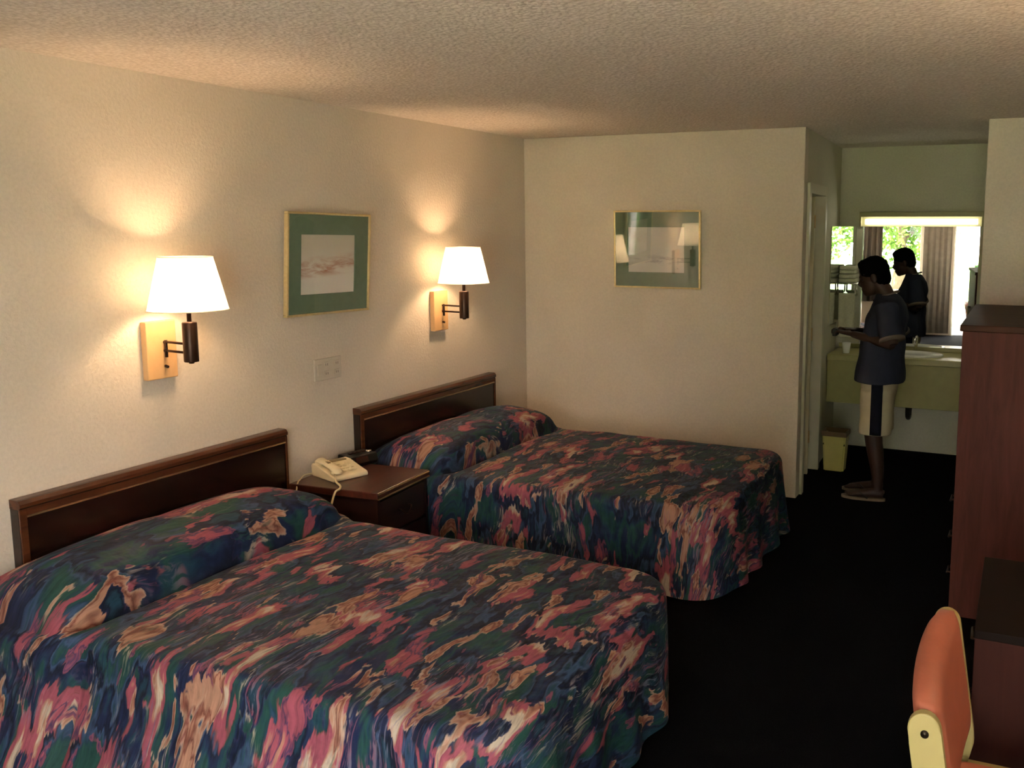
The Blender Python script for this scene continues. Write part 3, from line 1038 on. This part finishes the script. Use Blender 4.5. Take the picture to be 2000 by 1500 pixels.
def hanging_towel(x, w, zt, zb, y, label, seed):
    bm = bmesh.new()
    nx, nz = 14, 22
    def col(side):
        out = []
        for i in range(nx):
            t = -1 + 2 * i / (nx - 1)
            c = []
            for j in range(nz):
                q = j / (nz - 1)
                z = zt - (zt - (zb if side < 0 else zb + 0.06)) * q
                yy = y + side * (0.010 + 0.012 * q) + 0.008 * sin(t * 4.5 + seed) * q
                c.append(bm.verts.new((x + t * w / 2 * (1 - 0.06 * q), yy, z)))
            out.append(c)
        return out
    F, B = col(-1), col(1)
    for S in (F, B):
        for i in range(nx - 1):
            for j in range(nz - 1):
                bm.faces.new((S[i][j], S[i + 1][j], S[i + 1][j + 1], S[i][j + 1]))
    for i in range(nx - 1):
        bm.faces.new((F[i][0], B[i][0], B[i + 1][0], F[i + 1][0]))
        bm.faces.new((F[i][-1], F[i + 1][-1], B[i + 1][-1], B[i][-1]))
    for i in (0, nx - 1):
        for j in range(nz - 1):
            bm.faces.new((F[i][j], F[i][j + 1], B[i][j + 1], B[i][j]))
    o = bm_link('hanging_towel', bm, 'towel', None, True)
    tag(o, label, 'towel', 'towels on the vanity rack')
    return o


hanging_towel(2.088, 0.128, 1.285, 0.93, YV - 0.20, 'pale towel hanging from the bar below the chrome shelf', 0.4)

# white cup on the counter
lathe_o = lathe('plastic_cup', [(0, 0.0), (0.026, 0.0), (0.034, 0.085), (0.032, 0.085), (0.025, 0.004), (0, 0.004)], (2.13, CY0 + 0.12, CZ), 'porcelain', None, 24)
lathe_o.location.z = 0.0005
tag(lathe_o, 'small white cup standing on the vanity counter below the towel', 'cup')

# wastebasket
wb = empty('wastebasket', (2.155, 6.83, 0), 'yellow-beige wastebasket with brown rim on the floor below the vanity', 'bin')
def add_frustum(bm, w0, d0, w1, d1, z0, z1):
    A = [bm.verts.new((sx * w0 / 2, sy * d0 / 2, z0)) for sx, sy in ((-1, -1), (1, -1), (1, 1), (-1, 1))]
    B = [bm.verts.new((sx * w1 / 2, sy * d1 / 2, z1)) for sx, sy in ((-1, -1), (1, -1), (1, 1), (-1, 1))]
    for k in range(4):
        bm.faces.new((A[k], A[(k + 1) % 4], B[(k + 1) % 4], B[k]))
    return A, B
bm = bmesh.new()
A, B = add_frustum(bm, 0.145, 0.125, 0.175, 0.155, 0.004, 0.275)
bm.faces.new(list(reversed(A)))
A2, B2 = add_frustum(bm, 0.138, 0.118, 0.168, 0.148, 0.010, 0.275)
bm.faces.new(A2)
for k in range(4):
    bm.faces.new((B[k], B[(k + 1) % 4], B2[(k + 1) % 4], B2[k]))
bmesh.ops.bevel(bm, geom=[e for e in bm.edges if abs(e.verts[0].co.z - e.verts[1].co.z) > 0.2], offset=0.012, segments=3, affect='EDGES')
bm_link('bucket', bm, 'bin', wb)
bm = bmesh.new()
for lo, hi in (((-0.094, -0.084, 0.268), (0.094, -0.072, 0.305)), ((-0.094, 0.072, 0.268), (0.094, 0.084, 0.305)), ((-0.094, -0.072, 0.268), (-0.082, 0.072, 0.305)), ((0.082, -0.072, 0.268), (0.094, 0.072, 0.305))):
    add_box(bm, lo, hi, 0.003)
bm_link('rim', bm, 'bin_rim', wb)
box('liner', (-0.08, -0.07, 0.20), (0.08, 0.07, 0.212), 'bin_liner', wb)

# ------------------------------------------------------------------ tall cabinet, desk, chair on the right
AX0, AX1, AY0, AY1, AZ = 3.150, 3.78, 4.40, 5.62, 1.372
ar = empty('tall_cabinet', (0, 0, 0), 'tall reddish-brown wooden cabinet at the right edge of the photo', 'cabinet')
ar.location = ((AX0 + AX1) / 2, (AY0 + AY1) / 2, 0)
ax, ay = (AX1 - AX0) / 2, (AY1 - AY0) / 2
box('top', (-ax - 0.012, -ay - 0.012, AZ - 0.03), (ax, ay + 0.012, AZ), 'armoire_top', ar, 0.005)
box('side_panel', (-ax, -ay, 0.0), (ax, -ay + 0.025, AZ - 0.03), 'armoire', ar, 0.002)
box('side_panel', (-ax, ay - 0.025, 0.0), (ax, ay, AZ - 0.03), 'armoire', ar, 0.002)
box('back_panel', (ax - 0.012, -ay + 0.025, 0.02), (ax, ay - 0.025, AZ - 0.03), 'armoire', ar)
box('shelf', (-ax + 0.02, -ay + 0.025, 0.60), (ax - 0.012, ay - 0.025, 0.62), 'armoire', ar)
box('plinth', (-ax + 0.03, -ay + 0.025, 0.0), (ax - 0.02, ay - 0.025, 0.06), 'armoire', ar)
for s in (-1, 1):
    a, b = (-ay + 0.028, -0.003) if s < 0 else (0.003, ay - 0.028)
    d = box('cabinet_door', (-ax - 0.002, a, 0.63), (-ax + 0.018, b, AZ - 0.036), 'armoire', ar, 0.003)
    kx = b - 0.05 if s < 0 else a + 0.05
    lathe_k = tube('knob', [(-ax - 0.002, kx, 0.98), (-ax - 0.018, kx, 0.98), (-ax - 0.028, kx, 0.98)], [0.008, 0.009, 0.015], 'bronze', d, 12)
for i in range(3):
    z0 = 0.07 + i * 0.18
    d = box('drawer', (-ax - 0.002, -ay + 0.028, z0), (-ax + 0.018, ay - 0.028, z0 + 0.17), 'armoire', ar, 0.003)
    for yy in (-0.42, 0.35):
        bm = bmesh.new()
        zc = z0 + 0.09
        add_tube(bm, [(-ax - 0.002, yy - 0.045, zc), (-ax - 0.022, yy - 0.04, zc - 0.004), (-ax - 0.026, yy, zc - 0.02), (-ax - 0.022, yy + 0.04, zc - 0.004), (-ax - 0.002, yy + 0.045, zc)], 0.005, 8)
        bm_link('pull', bm, 'bronze', d, True)

DX0, DX1, DY0, DY1, DZ = 3.325, 3.78, 2.62, 3.25, 0.70
dk = empty('low_dresser', ((DX0 + DX1) / 2, (DY0 + DY1) / 2, 0), 'low reddish wood dresser end at the bottom right behind the chair', 'dresser')
ax, ay = (DX1 - DX0) / 2, (DY1 - DY0) / 2
box('top', (-ax, -ay, DZ - 0.025), (ax, ay, DZ), 'dark_laminate', dk, 0.003)
box('side_panel', (-ax + 0.002, -ay + 0.002, 0), (ax, -ay + 0.024, DZ - 0.025), 'dresser', dk, 0.002)
box('side_panel', (-ax + 0.002, ay - 0.024, 0), (ax, ay - 0.002, DZ - 0.025), 'dresser', dk, 0.002)
box('back_panel', (ax - 0.012, -ay + 0.024, 0.02), (ax, ay - 0.024, DZ - 0.025), 'dresser', dk)
for i in range(3):
    z0 = 0.05 + i * 0.205
    d = box('drawer', (-ax + 0.002, -ay + 0.028, z0), (-ax + 0.02, ay - 0.028, z0 + 0.195), 'dresser', dk, 0.003)
    bm = bmesh.new()
    add_tube(bm, [(-ax + 0.002, -0.045, z0 + 0.1), (-ax - 0.014, -0.04, z0 + 0.096), (-ax - 0.016, 0.04, z0 + 0.096), (-ax + 0.002, 0.045, z0 + 0.1)], 0.005, 8)
    bm_link('pull', bm, 'bronze', d, True)

# chair: faces +x, its curved padded back seen almost edge-on
ch = empty('desk_chair', (3.45, 2.20, 0), 'chair with peach vinyl back and cream side frame at bottom right', 'chair')
def back_x(z):
    return -0.205 + (0.82 - z) * 0.16          # reclined back, leans out toward -x at the top
CW = 0.285
# padded back: slab curved in plan (wraps the sitter), rounded top
bm = bmesh.new()
ny, nz = 26, 20
def pad(side):
    g = []
    for j in range(nz):
        q = j / (nz - 1)
        z = 0.50 + 0.325 * q
        row = []
        for i in range(ny):
            t = -1 + 2 * i / (ny - 1)
            edge = max(0, 1 - abs(t) ** 8) ** 0.5 * max(0, 1 - abs(2 * q - 1) ** 8) ** 0.5
            th = 0.015 + 0.020 * edge
            curve = 0.018 * t * t
            zz = z - 0.02 * abs(t) ** 4 * q
            row.append(bm.verts.new((back_x(z) + curve + side * th, t * (CW - 0.012), zz)))
        g.append(row)
    return g
F, B = pad(1), pad(-1)
for S in (F, B):
    for j in range(nz - 1):
        for i in range(ny - 1):
            bm.faces.new((S[j][i], S[j][i + 1], S[j + 1][i + 1], S[j + 1][i]))
for j in range(nz - 1):
    for i in (0, ny - 1):
        bm.faces.new((F[j][i], F[j + 1][i], B[j + 1][i], B[j][i]))
for i in range(ny - 1):
    for j in (0, nz - 1):
        bm.faces.new((F[j][i], B[j][i], B[j][i + 1], F[j][i + 1]))
bm_link('backrest', bm, 'upholstery', ch, True)
bm = bmesh.new()
add_box(bm, (-0.15, -0.24, 0.37), (0.27, 0.22, 0.435), 0.03, 4)
bm_link('seat', bm, 'upholstery', ch, True)
for s in (-1, 1):
    # flat cream side frame: upright that flows into the rear leg, and a seat rail with the front leg
    y0, y1 = (CW - 0.008, CW + 0.016)
    lo, hi = (y0, y1) if s > 0 else (-y1, -y0)
    out = []
    L_, R_ = [], []
    for k in range(25):
        q = k / 24
        z = 0.0 + 0.765 * q
        cxx = 0.008 + (back_x(z) if z > 0.45 else back_x(0.45) - (0.45 - z) * 0.18)
        wv = 0.020 + 0.014 * smoothstep(0.2, 0.5, z)
        L_.append((cxx - wv, z))
        R_.append((cxx + wv, z))
    zt = L_[-1][1]
    ct = (L_[-1][0] + R_[-1][0]) / 2
    wt = (R_[-1][0] - L_[-1][0]) / 2
    arc = [(ct + wt * cos(a), zt + wt * 1.15 * sin(a)) for a in [pi * k / 10 for k in range(1, 10)]]
    poly = L_ + list(reversed(arc)) + list(reversed(R_))
    fr = prism('side_frame', poly, 'y', lo, hi, 'chair_frame', ch, 0.004)
    yo = hi if s > 0 else lo
    tube('bolt', [(back_x(0.755) + 0.008, yo - s * 0.002, 0.760), (back_x(0.755) + 0.008, yo + s * 0.003, 0.760)], 0.0085, 'bolt', fr, 14)
    prism('seat_rail', [(-0.16, 0.345), (0.25, 0.355), (0.25, 0.39), (-0.16, 0.385)], 'y', lo, hi, 'chair_frame', ch, 0.003)
    prism('leg', [(0.215, 0.0), (0.25, 0.0), (0.25, 0.36), (0.205, 0.36)], 'y', lo, hi, 'chair_frame', ch, 0.003)

# ------------------------------------------------------------------ person at the vanity
pe = empty('person', (2.53, 6.24, 0), 'person in navy t-shirt and cream shorts standing sideways at the vanity, looking down', 'person')
# local axes: forward = -x, left = -y (toward the camera)
def P(f, l, z):
    return Vector((-f, -l, z))


def rings_loft(bm, secs, n=24, cap=True):
    """secs: (centre f, centre l, z, half depth, half width, exponent)"""
    rs = []
    for f, l, z, hd, hw_, e in secs:
        r = []
        for k in range(n):
            a = 2 * pi * k / n
            c, s = cos(a), sin(a)
            r.append(bm.verts.new(P(f + math.copysign(abs(c) ** e, c) * hd, l + math.copysign(abs(s) ** e, s) * hw_, z)))
        rs.append(r)
    for A, B in zip(rs, rs[1:]):
        for k in range(n):
            bm.faces.new((A[k], A[(k + 1) % n], B[(k + 1) % n], B[k]))
    if cap:
        bm.faces.new(list(reversed(rs[0])))
        bm.faces.new(rs[-1])


def sphere(bm, c, r, rot=None, u=20, v=14):
    m = Matrix.Translation(c) @ (rot.to_4x4() if rot else Matrix.Identity(4)) @ Matrix.Diagonal((r[0], r[1], r[2], 1))
    bmesh.ops.create_uvsphere(bm, u_segments=u, v_segments=v, radius=1.0, matrix=m)


def remeshed(name, bm, mat, parent, vox, sm=4):
    bmesh.ops.recalc_face_normals(bm, faces=bm.faces)
    me = bpy.data.meshes.new(name)
    bm.to_mesh(me)
    bm.free()
    tmp = bpy.data.objects.new('tmp_' + name, me)
    COL.objects.link(tmp)
    md = tmp.modifiers.new('r', 'REMESH')
    md.mode = 'VOXEL'
    md.voxel_size = vox
    s = tmp.modifiers.new('s', 'SMOOTH')
    s.factor = 0.5
    s.iterations = sm
    dg = bpy.context.evaluated_depsgraph_get()
    me2 = bpy.data.meshes.new_from_object(tmp.evaluated_get(dg))
    bpy.data.objects.remove(tmp)
    bpy.data.meshes.remove(me)
    me2.name = name
    me2.materials.clear()
    return link(name, me2, mat, parent, True)


HT = Matrix.Rotation(radians(-16), 3, 'Y')        # head bowed forward (-x)
HC = P(0.055, 0.0, 1.475)
def hp(f, l, z):
    return HC + HT @ P(f, l, z)
bm = bmesh.new()
# pelvis and trunk
rings_loft(bm, [(-0.01, 0, 0.76, 0.09, 0.12, 1), (-0.02, 0, 0.84, 0.11, 0.155, 1), (-0.01, 0, 0.95, 0.095, 0.135, 1), (-0.02, 0, 1.08, 0.10, 0.145, 1),
                (-0.045, 0, 1.22, 0.105, 0.165, 1), (-0.05, 0, 1.31, 0.085, 0.16, 1), (-0.045, 0, 1.36, 0.06, 0.08, 1)])
# neck
add_tube(bm, [P(-0.045, 0, 1.32), P(-0.015, 0, 1.40), P(0.02, 0, 1.45)], [0.058, 0.052, 0.055], 18)
# skull, jaw, nose, brow, ears
sphere(bm, hp(-0.01, 0, 0.035), (0.093, 0.073, 0.098), HT)
sphere(bm, hp(0.025, 0, -0.035), (0.062, 0.058, 0.075), HT)
sphere(bm, hp(0.055, 0, -0.085), (0.032, 0.036, 0.026), HT)
sphere(bm, hp(0.068, 0, 0.025), (0.022, 0.052, 0.014), HT)
add_tube(bm, [hp(0.078, 0, 0.015), hp(0.098, 0, -0.018), hp(0.088, 0, -0.032)], [0.009, 0.014, 0.013], 10)
sphere(bm, hp(0.084, 0, -0.055), (0.012, 0.024, 0.008), HT, 12, 8)
sphere(bm, hp(0.081, 0, -0.068), (0.012, 0.022, 0.008), HT, 12, 8)
for s in (-1, 1):
    sphere(bm, hp(-0.012, s * 0.074, -0.005), (0.018, 0.010, 0.032), HT, 12, 8)
# legs
for s, fx in ((1, 0.0), (-1, 0.03)):
    add_tube(bm, [P(-0.01, s * 0.085, 0.82), P(0.0, s * 0.09, 0.66), P(0.015 + fx * 0.5, s * 0.085, 0.47), P(-0.01 + fx, s * 0.085, 0.34), P(-0.03 + fx, s * 0.085, 0.20), P(-0.035 + fx, s * 0.085, 0.085), P(-0.03 + fx, s * 0.085, 0.04)],
             [0.088, 0.078, 0.056, 0.056, 0.044, 0.034, 0.036], 16)
    # foot with toes
    add_tube(bm, [P(-0.075 + fx, s * 0.085, 0.045), P(-0.02 + fx, s * 0.087, 0.052), P(0.06 + fx, s * 0.092, 0.042), P(0.13 + fx, s * 0.096, 0.032), P(0.155 + fx, s * 0.097, 0.028)],
             [(0.030, 0.026), (0.034, 0.034), (0.040, 0.026), (0.043, 0.016), (0.036, 0.012)], 14)
    for k in range(5):
        add_tube(bm, [P(0.14 + fx, s * (0.068 + k * 0.0155), 0.028), P((0.182 - 0.008 * k) + fx, s * (0.066 + k * 0.0162), 0.026)], [0.011 - 0.0008 * k, 0.009 - 0.0008 * k], 8)
# arms: elbows bent, hands meeting in front at belly height
def arm(s, elbow, wrist):
    sh = P(-0.05, s * 0.165, 1.30)
    add_tube(bm, [sh, (sh + elbow) / 2, elbow], [0.052, 0.043, 0.036], 14)
    add_tube(bm, [elbow, elbow.lerp(wrist, 0.35), wrist], [0.036, 0.035, 0.023], 14)
    return (wrist - elbow).normalized()
EL, WL = P(-0.115, 0.225, 1.065), P(0.165, 0.075, 1.105)
ER, WR = P(-0.09, -0.225, 1.07), P(0.165, -0.065, 1.115)
dl, drr = arm(1, EL, WL), arm(-1, ER, WR)
def hand(W, d, s):
    side = Vector((0, 0, 1)).cross(d).normalized()      # across the palm
    upv = d.cross(side).normalized()
    pc = W + d * 0.045
    add_tube(bm, [W - d * 0.01, W + d * 0.03, W + d * 0.08], [(0.022, 0.017), (0.036, 0.015), (0.038, 0.013)], 12)
    inn = side if side.y * s > 0 else -side               # toward the other hand
    for k in range(4):
        o = side * (-0.027 + 0.018 * k)
        ln = (0.9, 1.0, 0.95, 0.75)[k]
        b0 = W + d * 0.075 + o
        add_tube(bm, [b0, b0 + d * 0.034 * ln + upv * 0.004, b0 + d * 0.054 * ln - upv * 0.010, b0 + d * 0.060 * ln - upv * 0.030], [0.0095, 0.009, 0.0085, 0.0075], 8)
    b0 = W + d * 0.025 + inn * 0.024
    add_tube(bm, [b0, b0 + d * 0.025 + inn * 0.020 + upv * 0.004, b0 + d * 0.052 + inn * 0.018 + upv * 0.002], [0.012, 0.0105, 0.0085], 8)
hand(WL, (dl * 0.75 + P(0.6, -0.1, 0.05)).normalized(), 1)
hand(WR, (drr * 0.75 + P(0.6, 0.1, 0.05)).normalized(), -1)
remeshed('body', bm, 'skin', pe, 0.0065, 3)
for s in (-1, 1):
    bm = bmesh.new()
    sphere(bm, hp(0.066, s * 0.030, 0.004), (0.010, 0.012, 0.008), HT, 12, 8)
    bm_link('eye', bm, 'eye', pe, True)
# hair: short cropped cap over skull and nape
bm = bmesh.new()
sphere(bm, hp(-0.018, 0, 0.050), (0.098, 0.080, 0.094), HT, 28, 20)
sphere(bm, hp(-0.050, 0, 0.005), (0.064, 0.072, 0.085), HT, 24, 16)
sphere(bm, hp(0.030, 0, 0.098), (0.050, 0.066, 0.038), HT, 20, 14)
h = remeshed('hair', bm, 'hair', pe, 0.007, 2)
for v in h.data.vertices:
    v.co += v.normal * (0.005 * noise.noise(v.co * 60.0))
# t-shirt
bm = bmesh.new()
rings_loft(bm, [(-0.008, 0, 0.795, 0.166, 0.205, 0.9), (-0.012, 0, 0.86, 0.160, 0.20, 0.9), (-0.015, 0, 0.97, 0.146, 0.190, 0.9), (-0.025, 0, 1.10, 0.138, 0.186, 0.9),
                (-0.040, 0, 1.22, 0.132, 0.186, 0.95), (-0.050, 0, 1.30, 0.112, 0.180, 1), (-0.050, 0, 1.345, 0.085, 0.135, 1), (-0.040, 0, 1.375, 0.066, 0.080, 1)])
for s, E_ in ((1, EL), (-1, ER)):
    sh = P(-0.05, s * 0.145, 1.315)
    e2 = sh.lerp(E_, 0.86)
    add_tube(bm, [sh, sh.lerp(e2, 0.5), e2], [0.070, 0.072, 0.078], 18)
st = remeshed('t_shirt', bm, 'shirt', pe, 0.008, 3)
bmw = 0.004
for v in st.data.vertices:
    w = sin(v.co.z * 34 + v.co.x * 22) * 0.5 + noise.noise(v.co * 9.0)
    v.co += v.normal * (0.006 * w)
for s, E_ in ((1, EL), (-1, ER)):
    sh = P(-0.05, s * 0.145, 1.315)
    e2 = sh.lerp(E_, 0.83)
    e3 = sh.lerp(E_, 0.90)
    bm = bmesh.new()
    add_tube(bm, [e2, e3], [0.081, 0.0825], 24)
    bm_link('sleeve_band', bm, 'shirt_trim', st, True)
bm = bmesh.new()
add_tube(bm, [P(-0.040 + 0.068 * cos(2 * pi * k / 28), 0.078 * sin(2 * pi * k / 28), 1.372 - 0.020 * cos(2 * pi * k / 28)) for k in range(29)], 0.007, 8)
bm_link('collar', bm, 'shirt_trim', st, True)
# shorts with a dark side stripe
bm = bmesh.new()
rings_loft(bm, [(-0.01, 0, 0.70, 0.11, 0.165, 0.9), (-0.01, 0, 0.80, 0.125, 0.175, 0.9), (-0.01, 0, 0.90, 0.115, 0.165, 0.9)])
LEGS = []
for s, fx in ((1, 0.0), (-1, 0.012)):
    secs = [(-0.005 + fx, s * 0.088, 0.45, 0.106, 0.094, 0.9), (-0.005 + fx, s * 0.088, 0.58, 0.104, 0.092, 0.9), (-0.008, s * 0.085, 0.74, 0.106, 0.092, 0.9)]
    rings_loft(bm, secs)
so = remeshed('shorts', bm, 'shorts', pe, 0.008, 2)
for v in so.data.vertices:
    v.co += v.normal * (0.005 * noise.noise(v.co * 8.0))
for s in (1, -1):
    bm = bmesh.new()
    A = []
    for k in range(14):
        z = 0.458 + (0.84 - 0.458) * k / 13
        l0 = 0.088 + 0.0955
        lz = l0 if z < 0.66 else l0 + (0.178 - l0) * smoothstep(0.66, 0.80, z)
        row = []
        for t in (-1, -0.33, 0.33, 1):
            row.append(bm.verts.new(P(-0.02 + t * 0.036, s * (lz + 0.004 - 0.006 * abs(t) ** 2), z)))
        row2 = [bm.verts.new(v.co - P(0, s * 0.02, 0)) for v in row]
        A.append((row, row2))
    for (r0, q0), (r1, q1) in zip(A, A[1:]):
        for i in range(3):
            bm.faces.new((r0[i], r0[i + 1], r1[i + 1], r1[i]))
            bm.faces.new((q0[i], q1[i], q1[i + 1], q0[i + 1]))
        bm.faces.new((r0[0], r1[0], q1[0], q0[0]))
        bm.faces.new((r0[3], q0[3], q1[3], r1[3]))
    bm.faces.new(A[0][0] + list(reversed(A[0][1])))
    bm.faces.new(A[-1][0] + list(reversed(A[-1][1])))
    bm_link('side_stripe', bm, 'stripe', so, True)
# flip-flops
for s, fx in ((1, 0.0), (-1, 0.03)):
    poly = []
    for k in range(28):
        a = 2 * pi * k / 28
        f = 0.055 + 0.145 * cos(a)
        w = 0.040 + 0.012 * smoothstep(0.0, 0.15, f)
        q = P(f + fx, s * (0.088 + 0.004) + w * sin(a), 0)
        poly.append((q.x, q.y))
    fl = prism('flip_flop', poly, 'z', 0.0, 0.018, 'sandal', pe)
    bm = bmesh.new()
    for e in (-1, 1):
        add_tube(bm, [P(0.145 + fx, s * 0.080, 0.020), P(0.125 + fx, s * 0.084 + e * 0.006, 0.044), P(0.07 + fx, s * 0.09 + e * 0.036, 0.052), P(0.02 + fx, s * 0.09 + e * 0.044, 0.016)], 0.005, 8)
    bm_link('strap', bm, 'black_plastic', fl, True)
# small dark thing held in both hands
hc = pe.location + P(0.285, 0.008, 1.105)
cm = empty('pocket_camera', hc, 'small dark pocket camera held in both hands of the person', 'camera')
box('body', (-0.018, -0.045, -0.022), (0.010, 0.045, 0.030), 'black_plastic', cm, 0.004)
lens = tube('lens', [(-0.018, 0.01, 0.004), (-0.032, 0.01, 0.004)], [0.017, 0.015], 'bronze', cm, 16)

# ------------------------------------------------------------------ curtains by the window (seen in the mirror)
def curtain(x0, x1, z0, z1, y, name, label, seed, amp=1.0):
    bm = bmesh.new()
    n = max(12, int((x1 - x0) / 0.012))
    F, B = [], []
    for i in range(n + 1):
        x = x0 + (x1 - x0) * i / n
        yy = y + amp * (0.028 * sin(i * 0.85 + seed) + 0.008 * sin(i * 2.1))
        F.append((bm.verts.new((x, yy + 0.004, z0)), bm.verts.new((x, yy + 0.004, z1))))
        B.append((bm.verts.new((x, yy - 0.004, z0)), bm.verts.new((x, yy - 0.004, z1))))
    for i in range(n):
        bm.faces.new((F[i][0], F[i + 1][0], F[i + 1][1], F[i][1]))
        bm.faces.new((B[i][0], B[i][1], B[i + 1][1], B[i + 1][0]))
        bm.faces.new((F[i][1], F[i + 1][1], B[i + 1][1], B[i][1]))
        bm.faces.new((F[i][0], B[i][0], B[i + 1][0], F[i + 1][0]))
    for i in (0, n):
        bm.faces.new((F[i][0], F[i][1], B[i][1], B[i][0]))
    o = bm_link(name, bm, 'curtain', None, True)
    tag(o, label, 'curtain')
    return o


curtain(0.22, 2.02, 0.55, 2.22, YF + 0.085, 'window_curtain', 'grey curtain drawn half across the front window, seen in mirror', 0.0)
curtain(2.68, 3.13, 0.04, 2.22, YF + 0.085, 'window_curtain', 'flat grey drape beside the open entrance door, seen in mirror', 0.6, 0.18)
rod = tube('curtain_rod', [(0.15, YF + 0.085, 2.235), (3.145, YF + 0.085, 2.235)], 0.012, 'bronze')
tag(rod, 'dark rod carrying the grey curtains at the front window', 'rod')
for x in (0.18, 3.14):
    br = tube('bracket', [(x, YF + 0.001, 2.235), (x, YF + 0.085, 2.235)], 0.008, 'bronze', None, 8)
    br.parent = rod

# ------------------------------------------------------------------ outside, seen only through the mirror
struct(box('ground', (-30, -45, -0.14), (30, YF - 0.15, -0.02), 'concrete'), 'sunlit paved ground outside the entrance', 'ground')
lw = box('lawn', (-30, -45, -0.02), (30, -7.0, -0.005), 'grass')
lw['kind'] = 'stuff'
tag(lw, 'sunlit lawn beyond the paving, seen in mirror', 'lawn')


def tree(x, y, h, r, nleaf, label, seed, mat='leaf', ls=0.12):
    rnd = random.Random(seed)
    t = empty('tree', (x, y, -0.005), label, 'tree', 'trees outside the window')
    bm = bmesh.new()
    add_tube(bm, [(0, 0, 0.002), (0, 0, 0.15), (0.1, 0.05, h * 0.25), (0.0, 0.1, h * 0.5), (0.05, 0, h * 0.85)], [0.2, 0.19, 0.15, 0.1, 0.04], 10)
    for k in range(7):
        a = rnd.uniform(0, 2 * pi)
        z = h * rnd.uniform(0.3, 0.6)
        add_tube(bm, [(0.03, 0.05, z), (cos(a) * r * 0.4, sin(a) * r * 0.4, z + h * 0.12), (cos(a) * r * 0.8, sin(a) * r * 0.8, z + h * 0.22)], [0.07, 0.045, 0.015], 6)
    bm_link('trunk', bm, 'bark', t, True)
    vs, fs = [], []
    for k in range(nleaf):
        while True:
            p = Vector((rnd.uniform(-1, 1), rnd.uniform(-1, 1), rnd.uniform(-1, 1)))
            if p.length < 1 and noise.noise(p * 3.0 + Vector((seed, 0, 0))) > -0.12:
                break
        c = Vector((p.x * r, p.y * r, h * 0.58 + p.z * h * 0.42))
        d1 = Vector((rnd.gauss(0, 1), rnd.gauss(0, 1), rnd.gauss(0, 1))).normalized()
        d2 = d1.cross(Vector((rnd.gauss(0, 1), rnd.gauss(0, 1), rnd.gauss(0, 1)))).normalized()
        s = ls * rnd.uniform(0.6, 1.3)
        b = len(vs)
        vs += [c - d1 * s, c + d2 * s * 0.4, c + d1 * s, c - d2 * s * 0.4]
        fs.append((b, b + 1, b + 2, b + 3))
    me = bpy.data.meshes.new('foliage')
    me.from_pydata(vs, [], fs)
    f = link('foliage', me, mat, t)
    f['kind'] = 'stuff'
    return t


tree(2.1, -9.5, 4.2, 1.7, 9000, 'leafy tree seen in the mirror behind the reflected person', 5, ls=0.085)
tree(6.0, -10.0, 4.6, 1.9, 9000, 'leafy tree seen in the corner mirrors above the towels', 9, ls=0.085)
tree(-3.6, -14.0, 8.0, 3.0, 7000, 'leafy tree outside beyond the left part of the front window', 3)

for k, (x, lab) in enumerate(((3.26, 'white porch post outside left of the entrance, seen in mirror'), (3.42, 'white porch post outside right of the entrance edge, seen in mirror'))):
    po = empty('porch_post', (x, -2.9 - k * 1.2, -0.02), lab, 'post', 'white porch posts')
    box('shaft', (-0.045, -0.045, 0.10), (0.045, 0.045, 2.9), 'white_paint', po, 0.006)
    box('base', (-0.07, -0.07, 0.0), (0.07, 0.07, 0.10), 'white_paint', po, 0.006)
pt = empty('planter', (3.70, -3.4, -0.02), 'white planter with a dark upright shrub outside the entrance, seen in mirror', 'planter')
bm = bmesh.new()
add_lathe(bm, [(0, 0), (0.16, 0), (0.20, 0.36), (0.18, 0.36), (0.16, 0.30), (0, 0.30)], (0, 0, 0), 28)
bm_link('pot', bm, 'white_paint', pt, True)
rnd = random.Random(2)
vs, fs = [], []
for k in range(700):
    a, q = rnd.uniform(0, 2 * pi), rnd.uniform(0, 1)
    rr = 0.14 * sqrt(rnd.uniform(0, 1)) * (1 - 0.5 * q)
    c = Vector((rr * cos(a), rr * sin(a), 0.36 + 0.75 * q))
    d1 = Vector((rnd.gauss(0, 1), rnd.gauss(0, 1), rnd.gauss(0, 1.4))).normalized()
    d2 = d1.cross(Vector((rnd.gauss(0, 1), rnd.gauss(0, 1), rnd.gauss(0, 1)))).normalized()
    b = len(vs)
    vs += [c - d1 * 0.06, c + d2 * 0.022, c + d1 * 0.06, c - d2 * 0.022]
    fs.append((b, b + 1, b + 2, b + 3))
me = bpy.data.meshes.new('shrub')
me.from_pydata(vs, [], fs)
sh = link('shrub', me, 'leaf_dark', pt)
sh['kind'] = 'stuff'
